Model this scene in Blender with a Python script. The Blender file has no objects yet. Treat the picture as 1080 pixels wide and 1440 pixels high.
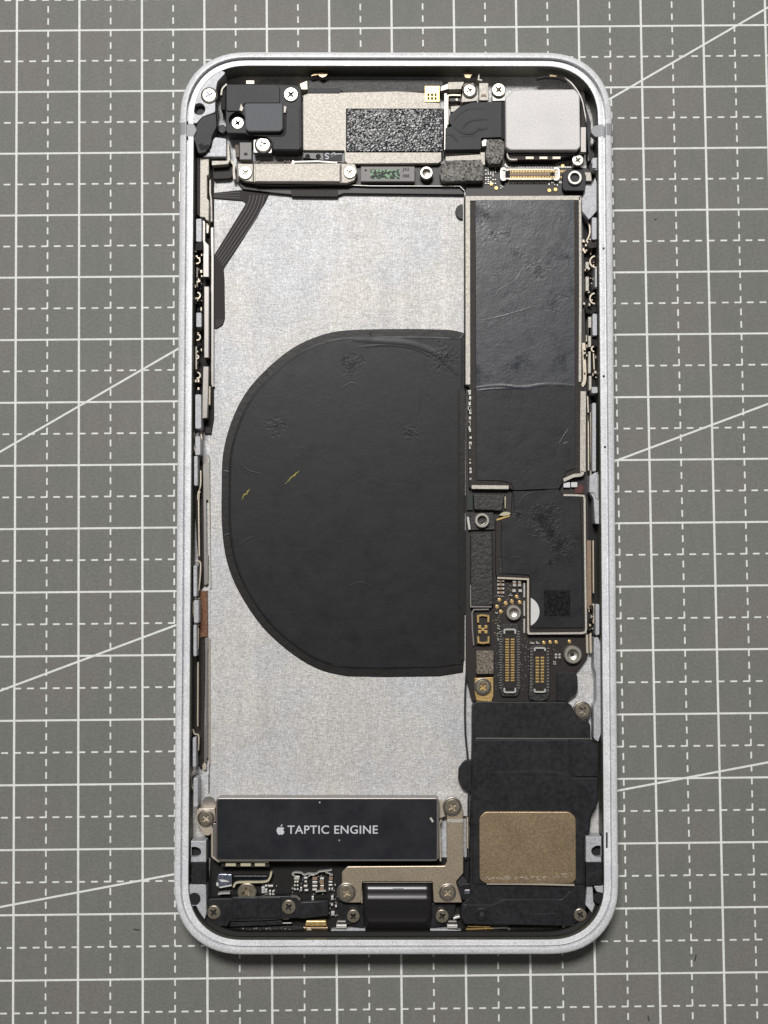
import bpy, bmesh, math, random
from mathutils import Vector, Matrix

# ------------------------------------------------------------------ camera, light, exposure
S = 0.001                                   # every length below is in millimetres
scene = bpy.context.scene
COL = scene.collection
FPX = 1900.0                                # focal length in photograph pixels (1080 x 1440)
RW = ((0.99999, -0.00023, -0.00462), (0.0, 0.99874, -0.05009), (0.00463, 0.05009, 0.99873))
CAM = (-2.826, -12.83, 212.433)
cam = bpy.data.cameras.new('camera')
cam.sensor_fit = 'VERTICAL'; cam.sensor_height = 36.0; cam.sensor_width = 27.0
cam.lens = FPX / 1440.0 * 36.0
cam.clip_start = 0.005; cam.clip_end = 20.0
camo = bpy.data.objects.new('camera', cam); COL.objects.link(camo)
m4 = Matrix(RW).to_4x4(); m4.translation = Vector(CAM) * S
camo.matrix_world = m4
scene.camera = camo

world = bpy.data.worlds.new('World'); scene.world = world; world.use_nodes = True
bg = world.node_tree.nodes['Background']
bg.inputs[0].default_value = (1.0, 0.985, 0.97, 1); bg.inputs[1].default_value = 0.095

def area(name, loc, target, size, power, colr):
    l = bpy.data.lights.new(name, 'AREA'); l.shape = 'RECTANGLE'
    l.size = size[0]; l.size_y = size[1]; l.energy = power; l.color = colr
    o = bpy.data.objects.new(name, l); COL.objects.link(o)
    o.location = loc
    o.rotation_euler = (Vector(target) - Vector(loc)).to_track_quat('-Z', 'Y').to_euler()
    return o
area('desk_lamp', (-0.09, 0.50, 0.95), (0, 0.0, 0), (0.30, 0.18), 10.0, (1.0, 0.985, 0.965))

vs_ = scene.view_settings
vs_.view_transform = 'Standard'; vs_.look = 'None'; vs_.gamma = 1.0; vs_.exposure = 0.0
vs_.use_curve_mapping = False
scene.render.resolution_x = 768; scene.render.resolution_y = 1024
scene.render.engine = 'CYCLES'

# ------------------------------------------------------------------ helpers
RND = random.Random(7)

def U(u, v, z):
    """photograph pixel -> millimetres on the level z"""
    dx, dy = (u - 540) / FPX, -(v - 720) / FPX
    d = [RW[i][0] * dx + RW[i][1] * dy - RW[i][2] for i in range(3)]
    t = (z - CAM[2]) / d[2]
    return (CAM[0] + d[0] * t, CAM[1] + d[1] * t)

TILES = dict(A=(240, 60, 3.375), B=(560, 60, 3.375), C=(240, 270, 4.5), D=(620, 260, 4.1538), E=(620, 600, 4.1538),
             F=(620, 800, 4.1538), G=(230, 560, 4.5), H=(230, 860, 5.335), I=(240, 1100, 4.5), J=(440, 1100, 4.5),
             K=(630, 1100, 4.32), L=(630, 960, 4.32), M=(300, 440, 2.666),
             s1=(245, 200, 10.8), s2=(245, 320, 10.8), s3=(245, 450, 10.8), s4=(245, 570, 10.8), s5=(245, 780, 10.8),
             s6=(245, 1020, 10.8), r1=(780, 220, 10.8), r2=(780, 340, 10.8), r3=(780, 460, 10.8), r4=(780, 580, 10.8),
             r5=(780, 760, 10.8), r6=(780, 890, 8.47), b1=(290, 1200, 9), b2=(400, 1200, 9), b3=(640, 1220, 9),
             b4=(750, 1220, 9), t1=(300, 100, 7.714), t2=(320, 200, 6), t3=(480, 200, 6), t4=(610, 95, 9),
             t5=(650, 190, 5.684), p1=(650, 680, 9.6), p2=(650, 810, 8), p3=(740, 880, 9.818))

def T(tile, *pts):
    ox, oy, s = TILES[tile]
    return [(ox + x / s, oy + y / s) for x, y in pts]

def TR(tile, x0, y0, x1, y1):
    return T(tile, (x0, y0), (x1, y0), (x1, y1), (x0, y1))

def TC(tile, x, y):
    return T(tile, (x, y))[0]

def TS(tile, d):
    return d / TILES[tile][2]

def circ(u, v, r, n=24, a0=0.0, a1=2 * math.pi):
    full = abs(a1 - a0) > 6.28
    k = n if full else n + 1
    return [(u + r * math.cos(a0 + (a1 - a0) * i / n), v + r * math.sin(a0 + (a1 - a0) * i / n)) for i in range(k)]

def fillet(pts, r, n=4):
    out = []; N = len(pts)
    for i in range(N):
        p0, p1, p2 = Vector(pts[i - 1]), Vector(pts[i]), Vector(pts[(i + 1) % N])
        a, b = p0 - p1, p2 - p1
        la, lb = a.length, b.length
        if la < 1e-6 or lb < 1e-6: continue
        d = min(r, la * .45, lb * .45)
        s, e = p1 + a * (d / la), p1 + b * (d / lb)
        for k in range(n + 1):
            t = k / n
            q = s * (1 - t) ** 2 + p1 * 2 * t * (1 - t) + e * t * t
            out.append((q.x, q.y))
    return out

def orient(p):
    a = sum(p[i - 1][0] * p[i][1] - p[i][0] * p[i - 1][1] for i in range(len(p)))
    return list(p) if a > 0 else list(reversed(p))

def inset(p, d):
    out = []; N = len(p)
    for i in range(N):
        a = Vector(p[i]) - Vector(p[i - 1]); b = Vector(p[(i + 1) % N]) - Vector(p[i])
        if a.length < 1e-9 or b.length < 1e-9: out.append(p[i]); continue
        a.normalize(); b.normalize()
        n1, n2 = Vector((-a.y, a.x)), Vector((-b.y, b.x))
        m = n1 + n2
        if m.length < 1e-6: m = n1
        m.normalize()
        k = d / max(.45, m.dot(n1))
        out.append((p[i][0] + m.x * k, p[i][1] + m.y * k))
    return out

def finish(name, bm, mat, parent, smooth=False, kind=None, label=None):
    bmesh.ops.recalc_face_normals(bm, faces=bm.faces)
    me = bpy.data.meshes.new(name); bm.to_mesh(me); bm.free()
    if smooth:
        for f in me.polygons: f.use_smooth = True
    me.materials.append(mat)
    o = bpy.data.objects.new(name, me); COL.objects.link(o)
    if parent is not None: o.parent = parent
    if kind: o['kind'] = kind
    if label: o['label'] = label
    return o

def loop(bm, pts, z):
    return [bm.verts.new((x * S, y * S, z * S)) for x, y in pts]

def bridge(bm, a, b):
    n = len(a)
    for i in range(n):
        bm.faces.new((a[i - 1], a[i], b[i], b[i - 1]))

def mm(pts, z):
    return [U(u, v, z) for u, v in pts]

def solid(bm, poly, zt, zb, bev=0.05, holes=(), floor=None):
    """prism with a rounded upper edge; poly and holes in millimetres"""
    p = orient(poly)
    lo = loop(bm, p, zb)
    if bev > 0:
        a = loop(bm, p, zt - bev); bridge(bm, lo, a)
        b = loop(bm, inset(p, bev * .3), zt - bev * .3); bridge(bm, a, b)
        top = loop(bm, inset(p, bev), zt); bridge(bm, b, top)
    else:
        top = loop(bm, p, zt); bridge(bm, lo, top)
    if not holes:
        bm.faces.new(top); bm.faces.new(list(reversed(lo)))
        return
    edges = [bm.edges.get((top[i - 1], top[i])) for i in range(len(top))]
    for h in holes:
        hp = orient(h)
        ht = loop(bm, hp, zt); hb = loop(bm, hp, zb if floor is None else floor)
        bridge(bm, ht, hb)
        if floor is not None: bm.faces.new(hb)
        edges += [bm.edges.get((ht[i - 1], ht[i])) for i in range(len(ht))]
    bmesh.ops.triangle_fill(bm, use_beauty=True, use_dissolve=False, edges=edges)

def plate(name, pts, zt, zb, mat, parent, bev=0.05, rnd=0, holes=(), floor=None, label=None, kind=None):
    if rnd: pts = fillet(pts, rnd)
    bm = bmesh.new()
    solid(bm, mm(pts, zt), zt, zb, bev, [mm(h, zt) for h in holes], floor)
    return finish(name, bm, mat, parent, kind=kind, label=label)

def ribbon_poly(path, w, closed=False):
    N = len(path); L, R = [], []
    for i in range(N):
        p = Vector(path[i])
        a = p - Vector(path[i - 1]) if (i > 0 or closed) else None
        b = Vector(path[(i + 1) % N]) - p if (i < N - 1 or closed) else None
        a = a or b; b = b or a
        a = a.normalized(); b = b.normalized()
        n1, n2 = Vector((-a.y, a.x)), Vector((-b.y, b.x))
        m = (n1 + n2)
        m = m.normalized() if m.length > 1e-6 else n1
        k = (w / 2) / max(.5, m.dot(n1))
        L.append((p.x + m.x * k, p.y + m.y * k)); R.append((p.x - m.x * k, p.y - m.y * k))
    return L, R

def add_ribbon(bm, path, w, zt, zb, closed=False):
    """flat bar of width w (px) along a pixel path"""
    pm = mm(path, zt); wm = w / 9.0
    L, R = ribbon_poly(pm, wm, closed)
    lt, rt, lb, rb = loop(bm, L, zt), loop(bm, R, zt), loop(bm, L, zb), loop(bm, R, zb)
    n = len(path)
    for i in range(0 if closed else 1, n):
        j = i - 1
        bm.faces.new((lt[j], lt[i], rt[i], rt[j]))
        bm.faces.new((lb[j], lb[i], lt[i], lt[j]))
        bm.faces.new((rt[j], rt[i], rb[i], rb[j]))
    if not closed:
        for i in (0, n - 1): bm.faces.new((lt[i], rt[i], rb[i], lb[i]))

def ribbon(name, path, w, zt, zb, mat, parent, closed=False, kind=None, label=None):
    bm = bmesh.new(); add_ribbon(bm, path, w, zt, zb, closed)
    return finish(name, bm, mat, parent, kind=kind, label=label)

def smoothpath(path, n=5):
    out = []; P = [Vector(p) for p in path]; N = len(P)
    for i in range(N - 1):
        a, b, c, d = P[max(0, i - 1)], P[i], P[i + 1], P[min(N - 1, i + 2)]
        for k in range(n):
            t = k / n
            q = .5 * ((2 * b) + (c - a) * t + (2 * a - 5 * b + 4 * c - d) * t * t + (3 * b - a - 3 * c + d) * t ** 3)
            out.append((q.x, q.y))
    out.append((P[-1].x, P[-1].y))
    return out

def add_ridge(bm, path, w, z, h):
    """low rounded welt along a pixel path, fading out at both ends"""
    pm = mm(path, z); n = len(pm); rows = []
    w *= 1.5; h = min(h * .45, w * .022)
    prof = [(-1, 0), (-.75, .12), (-.4, .6), (0, 1), (.4, .6), (.75, .12), (1, 0)]
    for i in range(n):
        a = Vector(pm[max(0, i - 1)]); b = Vector(pm[min(n - 1, i + 1)])
        d = (b - a)
        d = d.normalized() if d.length > 1e-9 else Vector((1, 0))
        nn = Vector((-d.y, d.x))
        f = math.sin(math.pi * min(1, max(0.02, (i + .3) / max(1, n - .4)))) ** .5
        rows.append([bm.verts.new(((pm[i][0] + nn.x * t * w / 18 * (.5 + .5 * f)) * S,
                                   (pm[i][1] + nn.y * t * w / 18 * (.5 + .5 * f)) * S, (z + h * q * f - .004) * S)) for t, q in prof])
    for i in range(1, n):
        for k in range(1, len(prof)):
            bm.faces.new((rows[i - 1][k - 1], rows[i][k - 1], rows[i][k], rows[i - 1][k]))

def ridges(name, specs, mat, parent, kind=None, label=None):
    bm = bmesh.new()
    for path, w, z, h in specs: add_ridge(bm, smoothpath(path), w, z, h)
    return finish(name, bm, mat, parent, smooth=True, kind=kind, label=label)

class Boxes:
    """tiny pieces too small to pick apart, gathered into one mesh"""
    def __init__(self): self.bm = bmesh.new()
    def box(self, pts, zt, zb, bev=0.0): solid(self.bm, mm(pts, zt), zt, zb, bev); return self
    def rib(self, path, w, zt, zb): add_ribbon(self.bm, path, w, zt, zb); return self
    def build(self, name, mat, parent, kind='stuff', label=None): return finish(name, self.bm, mat, parent, kind=kind, label=label)

_mesh = {}
def lathe_mesh(key, prof, mat, n=28, cross=None):
    if key in _mesh: return _mesh[key]
    bm = bmesh.new(); prev = None
    for i, (r, z) in enumerate(prof):
        if r < 1e-6:
            c = bm.verts.new((0, 0, z * S))
            for k in range(n): bm.faces.new((prev[k - 1], prev[k], c))
            prev = None; continue
        ring = [bm.verts.new((r * S * math.cos(2 * math.pi * k / n), r * S * math.sin(2 * math.pi * k / n), z * S)) for k in range(n)]
        if prev: bridge(bm, prev, ring)
        prev = ring
    if cross and prev:
        zt = prof[-1][1]; hw, ln, dg = cross['w'], cross['l'], cross['d']
        pts = []
        for q in range(4):
            ca, sa = math.cos(q * math.pi / 2), math.sin(q * math.pi / 2)
            for x, y in ((hw * 1.9, -hw), (ln * .8, -hw), (ln, -hw * .6), (ln, hw * .6), (ln * .8, hw), (hw * 1.9, hw), (hw * 1.35, hw * 1.35)):
                pts.append((x * ca - y * sa, x * sa + y * ca))
        top = [bm.verts.new((x * S, y * S, zt * S)) for x, y in pts]
        low = [bm.verts.new((x * S * .86, y * S * .86, (zt - dg) * S)) for x, y in pts]
        for i in range(len(top)): bm.edges.new((top[i - 1], top[i]))
        edges = [bm.edges.get((prev[i - 1], prev[i])) for i in range(n)] + [bm.edges.get((top[i - 1], top[i])) for i in range(len(top))]
        bmesh.ops.triangle_fill(bm, use_beauty=True, use_dissolve=False, edges=edges)
        bridge(bm, top, low); bm.faces.new(low)
    bmesh.ops.recalc_face_normals(bm, faces=bm.faces)
    me = bpy.data.meshes.new(key); bm.to_mesh(me); bm.free(); me.materials.append(mat)
    _mesh[key] = me
    return me

def put(name, me, uv, z, r, parent, rot=0.0, tilt=(0, 0)):
    x, y = U(uv[0], uv[1], z)
    o = bpy.data.objects.new(name, me); COL.objects.link(o)
    o.location = (x * S, y * S, z * S); o.scale = (r, r, r); o.rotation_euler = (tilt[0], tilt[1], rot)
    o.parent = parent
    return o

# ------------------------------------------------------------------ materials
def lin(c):
    c = c / 255.0
    return c / 12.92 if c <= 0.04045 else ((c + 0.055) / 1.055) ** 2.4

def rgb(c): return (lin(c[0]), lin(c[1]), lin(c[2]), 1.0)

def mat(name, col, rough, metal=0.0, var=0.0, vsc=6.0, bump=0.0, bsc=8.0, spec=0.5, big=0.0, bigsc=0.25,
        rvar=0.0, aniso=None, col2=None, c2sc=1.0, c2lo=.5, c2hi=.62, bump2=0.0, b2sc=0.6, detail=3.0, spots=(), spotamt=.05, spotsc=2.0, layers=()):
    m = bpy.data.materials.new(name); m.use_nodes = True
    nt = m.node_tree; N = nt.nodes; L = nt.links
    b = N['Principled BSDF']
    b.inputs['Roughness'].default_value = rough; b.inputs['Metallic'].default_value = metal
    b.inputs['Specular IOR Level'].default_value = spec
    tc = N.new('ShaderNodeTexCoord'); vm = N.new('ShaderNodeMapping'); vm.inputs['Scale'].default_value = (1000, 1000, 1000)
    L.new(tc.outputs['Object'], vm.inputs['Vector'])
    vec = vm.outputs['Vector']
    def noise(sc, det=3.0, stretch=None, rough_=.6):
        n = N.new('ShaderNodeTexNoise'); n.inputs['Scale'].default_value = sc; n.inputs['Detail'].default_value = det
        n.inputs['Roughness'].default_value = rough_
        if stretch:
            mp = N.new('ShaderNodeMapping'); mp.inputs['Scale'].default_value = stretch
            L.new(vec, mp.inputs['Vector']); L.new(mp.outputs['Vector'], n.inputs['Vector'])
        else: L.new(vec, n.inputs['Vector'])
        return n.outputs['Fac']
    def rng(src, lo, hi, f0=.3, f1=.7):
        r = N.new('ShaderNodeMapRange'); r.inputs['From Min'].default_value = f0; r.inputs['From Max'].default_value = f1
        r.inputs['To Min'].default_value = lo; r.inputs['To Max'].default_value = hi
        L.new(src, r.inputs['Value']); return r.outputs['Result']
    rgbn = N.new('ShaderNodeRGB'); rgbn.outputs[0].default_value = rgb(col)
    cur = rgbn.outputs[0]
    if col2:
        mx = N.new('ShaderNodeMix'); mx.data_type = 'RGBA'
        L.new(rng(noise(c2sc, 6.0), 0, 1, c2lo, c2hi), mx.inputs['Factor'])
        L.new(cur, mx.inputs['A']); mx.inputs['B'].default_value = rgb(col2)
        cur = mx.outputs['Result']
    def mul(cur, fac):
        h = N.new('ShaderNodeVectorMath'); h.operation = 'SCALE'
        L.new(cur, h.inputs[0]); L.new(fac, h.inputs['Scale']); return h.outputs[0]
    if var: cur = mul(cur, rng(noise(vsc, detail, aniso), 1 - var, 1 + var))
    for amt, sc, st in layers: cur = mul(cur, rng(noise(sc, 3.0, st), 1 - amt, 1 + amt))
    if big: cur = mul(cur, rng(noise(bigsc, 3.0), 1 - big, 1 + big))
    L.new(cur, b.inputs['Base Color'])
    if rvar: L.new(rng(noise(.35, 5.0), max(.05, rough - rvar), min(1, rough + rvar)), b.inputs['Roughness'])
    last = None
    for amt, sc, dt in ((bump, bsc, 4.0), (bump2, b2sc, 6.0)):
        if amt:
            bn = N.new('ShaderNodeBump'); bn.inputs['Strength'].default_value = 1.0; bn.inputs['Distance'].default_value = amt * S
            L.new(noise(sc, dt), bn.inputs['Height'])
            if last: L.new(last, bn.inputs['Normal'])
            last = bn.outputs['Normal']
    if spots:
        acc = None
        for (sx, sy, sz, r0) in spots:
            dn = N.new('ShaderNodeVectorMath'); dn.operation = 'DISTANCE'
            L.new(vec, dn.inputs[0]); dn.inputs[1].default_value = (sx, sy, sz)
            wob = N.new('ShaderNodeMath'); wob.operation = 'MULTIPLY_ADD'
            L.new(noise(.9, 4.0), wob.inputs[0]); wob.inputs[1].default_value = 2.2 * r0; L.new(dn.outputs['Value'], wob.inputs[2])
            r_ = rng(wob.outputs[0], 1.0, 0.0, r0 * 1.1, r0 * 2.0)
            if acc is None: acc = r_
            else:
                ad = N.new('ShaderNodeMath'); ad.operation = 'MAXIMUM'; L.new(acc, ad.inputs[0]); L.new(r_, ad.inputs[1]); acc = ad.outputs[0]
        n_ = rng(noise(spotsc, 5.0), -.5, .5, 0.0, 1.0)
        mu = N.new('ShaderNodeMath'); mu.operation = 'MULTIPLY'; L.new(acc, mu.inputs[0]); L.new(n_, mu.inputs[1])
        bn = N.new('ShaderNodeBump'); bn.inputs['Strength'].default_value = 1.0; bn.inputs['Distance'].default_value = spotamt * S
        L.new(mu.outputs[0], bn.inputs['Height'])
        if last: L.new(last, bn.inputs['Normal'])
        last = bn.outputs['Normal']
    if last: L.new(last, b.inputs['Normal'])
    return m

def spots(tile, z, *l):
    return [(*U(*TC(tile, x, y), z), z, TS(tile, r) / 9.1) for x, y, r in l]

m_alu = mat('silver_anodised', (243, 243, 246), .36, .12, var=.24, vsc=4.4, bump=.025, bsc=5, spec=.6, big=.05, bigsc=.4, layers=[(.06, .12, None)], rvar=.1)
m_aluin = mat('milled_aluminium', (188, 189, 193), .5, .15, var=.22, vsc=3, bump=.01, bsc=5, big=.1, bigsc=.6)
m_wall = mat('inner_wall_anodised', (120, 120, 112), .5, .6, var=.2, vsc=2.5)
m_band = mat('antenna_plastic_grey', (165, 166, 170), .5, 0, var=.05, vsc=8)
m_bandlight = mat('antenna_plastic_light', (226, 226, 231), .5, 0, var=.04, vsc=8)
m_back = mat('back_plate_steel', (206, 203, 199), .56, .25, var=.36, vsc=6, bump=.012, bsc=5, big=.03, bigsc=.1, detail=3, col2=(201, 202, 205), c2sc=.07, c2lo=.40, c2hi=.62, rvar=.03,  # second colour: cool patches imitate bluish reflections in the steel
             layers=[(.17, 4.6, (.22, 1, 1)), (.13, 4.6, (1, .22, 1)), (.07, .45, (1, .05, 1)), (.025, .5, (.06, 1, 1))])
m_steel = mat('shield_steel', (196, 190, 180), .55, .3, var=.32, vsc=4.2, bump=.01, bsc=5)
m_steelw = mat('warm_steel', (206, 194, 176), .45, .55, var=.2, vsc=4, bump=.008, bsc=6)
m_nickel = mat('nickel', (206, 200, 190), .34, .85, var=.08, vsc=3)
m_brown = mat('steel_brown_reflection', (178, 156, 126), .42, .8, var=.34, vsc=4.4, bump=.012, bsc=5, big=.10, bigsc=.22)  # stainless steel; reflection of brown surroundings painted in as base colour
m_warmtint = mat('nickel_warm_reflection', (206, 194, 174), .28, .92, var=.2, vsc=2.2)  # lower screws: dim warm reflection painted in as base colour
m_gold = mat('gold_contact', (220, 186, 122), .34, .55, var=.35, vsc=3.4)
m_black = mat('black_plastic', (35, 35, 38), .46, 0, var=.4, vsc=1.4, bump=.010, bsc=3, spec=.36, rvar=.1, big=.15, bigsc=.25)
m_dgrey = mat('dark_grey_plastic', (56, 56, 59), .55, 0, var=.12, vsc=3, bump=.004, bsc=8, big=.12, bigsc=.3, spec=.35)
m_mgrey = mat('mid_grey_pad', (92, 95, 100), .6, 0, var=.16, vsc=6, bump=.006, bsc=8)
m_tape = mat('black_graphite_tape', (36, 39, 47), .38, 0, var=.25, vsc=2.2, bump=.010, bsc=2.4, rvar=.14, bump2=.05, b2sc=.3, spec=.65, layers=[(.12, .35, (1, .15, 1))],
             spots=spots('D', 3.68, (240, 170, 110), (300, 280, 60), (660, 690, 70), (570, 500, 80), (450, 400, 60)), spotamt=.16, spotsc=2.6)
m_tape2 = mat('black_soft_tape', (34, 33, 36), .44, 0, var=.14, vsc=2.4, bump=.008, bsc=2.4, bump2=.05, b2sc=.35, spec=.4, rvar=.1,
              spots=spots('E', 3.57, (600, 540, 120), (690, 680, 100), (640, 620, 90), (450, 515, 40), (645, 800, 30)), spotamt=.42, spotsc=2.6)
m_coil = mat('coil_film', (30, 30, 33), .42, 0, var=.14, vsc=1.2, bump=.008, bsc=2.0, rvar=.06, bump2=.035, b2sc=.2, spec=.34, layers=[(.12, .8, (.12, 1, 1))],
             spots=spots('M', 2.13, (235, 430, 45), (520, 190, 55), (860, 170, 70), (740, 450, 40)), spotamt=.22, spotsc=1.8)
m_coilrim = mat('coil_rim_film', (31, 29, 28), .4, 0, var=.35, vsc=1.2, bump=.03, bsc=1.1, spec=.35)
m_crinkle = mat('crinkled_black_tape', (20, 21, 25), .24, 0, var=.5, vsc=3, bump=.01, bsc=4, spec=.36, layers=[(.3, 1.2, (.4, 1, 1))])
m_foam = mat('speckled_foam', (128, 125, 121), .75, 0, var=1.0, vsc=3.2, bump=.05, bsc=3.2, detail=3, spec=.2)
m_foamd = mat('dark_foam', (44, 43, 42), .45, 0, var=.8, vsc=2.6, bump=.10, bsc=2.6, spec=.5)
m_foaml = mat('light_foam', (120, 110, 98), .7, 0, var=.8, vsc=3.2, bump=.08, bsc=3.2, detail=2)
m_pcb = mat('brown_black_board', (38, 32, 30), .45, 0, var=.35, vsc=4)
m_flex = mat('flex_dark_brown', (52, 48, 48), .62, 0, var=.12, vsc=3, bump=.003, bsc=5, spec=.25)
m_flexline = mat('flex_trace', (84, 80, 82), .5, .1)
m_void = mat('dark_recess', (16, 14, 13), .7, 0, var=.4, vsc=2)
m_recess = mat('brown_recess', (38, 31, 27), .6, .1, var=.6, vsc=2.4)
m_rust = mat('rusty_adhesive', (122, 84, 60), .7, 0, var=.6, vsc=3, bump=.08, bsc=3)
m_white = mat('white_ink', (214, 216, 222), .5, 0, var=.08, vsc=4)
m_wsticker = mat('white_sticker', (222, 222, 220), .55, 0, var=.03)
m_solder = mat('solder', (214, 212, 206), .35, .35, var=.15, vsc=4)
m_ceram = mat('tan_ceramic', (150, 126, 104), .5, 0, var=.2, vsc=4)
m_cream = mat('cream_plastic', (196, 188, 160), .5, 0, var=.1, vsc=4)
m_clear = mat('glossy_clear_film', (108, 112, 126), .12, .3, var=.4, vsc=1.5, bump=.08, bsc=1.2)
m_yellow = mat('yellow_scratch', (176, 162, 70), .6, 0, var=.3, vsc=5)
m_ink = mat('dark_ink', (20, 20, 22), .6, 0, var=.2, vsc=8)
m_pad = mat('mottled_code_patch', (34, 42, 36), .6, 0, var=.2, vsc=5, col2=(150, 184, 150), c2sc=2.6, c2lo=.50, c2hi=.54)
m_mottle = mat('etched_patch', (12, 12, 13), .65, 0, spec=.15, col2=(40, 40, 43), c2sc=2.6, c2lo=.44, c2hi=.60)
m_shadowgrey = mat('satin_grey_steel', (150, 146, 142), .4, .8, var=.12, vsc=5)
m_mat = mat('cutting_mat_pvc', (127, 125, 121), .6, 0, var=.13, vsc=2.4, bump=.035, bsc=2.4, big=.04, bigsc=.03, spec=.32, col2=(120, 123, 116), c2sc=.06, c2lo=.42, c2hi=.6, layers=[(.04, .6, (1, .3, 1))])
m_print = mat('mat_print_white', (240, 241, 238), .6, 0, var=.12, vsc=2.2, spec=.3, big=.05, bigsc=.15)
m_chip = mat('chip_grey', (138, 136, 135), .55, .1, var=.1, vsc=5)
m_can = mat('camera_can_steel', (208, 205, 204), .56, .26, var=.24, vsc=6, bump=.012, bsc=5, big=.05, bigsc=.15)
m_bracket = mat('stepped_bracket_steel', (194, 178, 156), .4, .72, var=.26, vsc=4.4, bump=.01, bsc=5, big=.08, bigsc=.3)  # warm brown reflection mixed into the steel's base colour
m_scuff = mat('mat_scuff', (142, 142, 138), .7, 0)
m_lint = mat('lint', (58, 56, 54), .8, 0)
m_dust = mat('dust', (196, 196, 190), .8, 0)

def screw_mesh(key, m, deep=.95):
    return lathe_mesh(key, [(.96, -1.2), (1.0, -.02), (.97, .07), (.88, .12), (.80, .125)], m, 28, dict(w=.14, l=.56, d=deep))
SCREW = screw_mesh('screw_nickel', m_nickel)
SCREWB = screw_mesh('screw_warm_tint', m_warmtint)
POST = lathe_mesh('standoff_ring', [(.92, -1.6), (1.0, -.15), (.97, .02), (.86, .10), (.66, .10), (.58, .03), (.52, -.5), (.30, -.55), (0, -.6)], m_nickel, 32)
SOCK = lathe_mesh('screw_seat', [(1.0, -.6), (1.0, .02), (.93, .05), (.86, -.02), (.84, -.3), (0, -.32)], m_shadowgrey, 32)
DOT = lathe_mesh('gold_dot', [(1.0, -.5), (1.0, .05), (.8, .12), (0, .13)], m_gold, 14)

def screw(tile, x, y, r, z, parent, warm_tint=False, seat=False, rot=None):
    uv = TC(tile, x, y); rm = TS(tile, r) / 9.15
    if seat: put('screw_seat', SOCK, uv, z - .03, rm * 1.18, parent)
    return put('screw', SCREWB if warm_tint else SCREW, uv, z, rm, parent, rot=.45 + .6 * ((rot or .5) % 1.0))

def post(tile, x, y, r, z, parent):
    return put('standoff', POST, TC(tile, x, y), z, TS(tile, r) / 9.15, parent)

# ------------------------------------------------------------------ cutting mat
GO = (-60.612, 74.934); GA = 0.00978; PX, PY = 10.0, 9.976
def grid(i, j):
    x, y = PX * i, -PY * j
    return (GO[0] + x * math.cos(GA) - y * math.sin(GA), GO[1] + x * math.sin(GA) + y * math.cos(GA))

MI0, MI1, MJ0, MJ1 = -16, 28, -12, 29         # ruled field, in grid squares
mat_thing = bpy.data.objects.new('cutting_mat', None); COL.objects.link(mat_thing)
mat_thing['label'] = 'grey cutting mat printed with white centimetre grid, under the phone'
mat_thing['category'] = 'cutting mat'
bm = bmesh.new()
c = [grid(MI0 - 1, MJ0 - 1), grid(MI1 + 1, MJ0 - 1), grid(MI1 + 1, MJ1 + 1), grid(MI0 - 1, MJ1 + 1)]
solid(bm, fillet(c, 6), 0.0, -3.0, .3)
finish('mat_sheet', bm, m_mat, mat_thing)

def strip(bm, a, b, w, z):
    a, b = Vector(a), Vector(b); d = (b - a).normalized(); n = Vector((-d.y, d.x)) * w / 2
    bm.faces.new([bm.verts.new((p.x * S, p.y * S, z * S)) for p in (a - n, b - n, b + n, a + n)])

bm = bmesh.new()
for i in range(MI0, MI1 + 1): strip(bm, grid(i, MJ0), grid(i, MJ1), .34, .012)
finish('upright_grid_lines', bm, m_print, mat_thing)
bm = bmesh.new()
for j in range(MJ0, MJ1 + 1): strip(bm, grid(MI0, j), grid(MI1, j), .30, .016)
finish('cross_grid_lines', bm, m_print, mat_thing)
bm = bmesh.new()
for i in range(MI0, MI1):
    for j in range(MJ0, MJ1):
        sh = .1 if j == 14 else 0.0
        for k in range(5):
            f0, f1 = .2 * k, .2 * k + .106
            g0, g1 = (.2 * k + sh, .2 * k + .106 + sh)
            strip(bm, grid(i + g0, j + .5), grid(i + g1, j + .5), .255, .020)      # dashes across
            strip(bm, grid(i + .5, j + f0), grid(i + .5, j + f1), .255, .024)      # dashes up and down
finish('dashed_half_lines', bm, m_print, mat_thing)
bm = bmesh.new()
for (u0, v0, u1, v1) in ((0, 635.5, 1080, 10.5), (0, 971.5, 1080, 568), (0, 1275.5, 1080, 1072)):
    a, b = Vector(U(u0, v0, 0)), Vector(U(u1, v1, 0)); d = b - a
    strip(bm, a - d * .6, b + d * .6, .31, .028)
finish('angle_lines', bm, m_print, mat_thing)
# lint and dust caught on the mat
bx = Boxes()
for (u, v, l, a) in ((192, 1307, 9, 5), (978, 1347, 9, -75), (912, 1432, 8, 80), (922, 308, 3, 0), (250, 1182, 6, 90)):
    du, dv = l / 2 * math.cos(math.radians(a)), l / 2 * math.sin(math.radians(a))
    bx.rib([(u - du, v - dv), (u, v + .8), (u + du, v + dv)], 1.5, .06, .0)
bx.build('lint', m_lint, mat_thing)
bm = bmesh.new()
for k in range(160):
    u, v = RND.uniform(-60, 1140), RND.uniform(-60, 1500)
    a = RND.choice((RND.uniform(0, 3.14), -.5 + RND.gauss(0, .2))); l = RND.uniform(4, 26)
    p0, p1 = U(u, v, 0), U(u + l * math.cos(a), v + l * math.sin(a), 0)
    strip(bm, p0, p1, RND.uniform(.03, .07), .008)
finish('fine_scuffs', bm, m_scuff, mat_thing, kind='stuff')
bx = Boxes()
for k in range(420):
    u, v = RND.uniform(0, 1080), RND.uniform(0, 1440)
    if 235 < u < 880 and 60 < v < 1360: continue
    s = RND.uniform(.18, .5)
    bx.box(circ(u, v, s, 5), .05, .0)
bx.build('dust_specks', m_dust, mat_thing)

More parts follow.
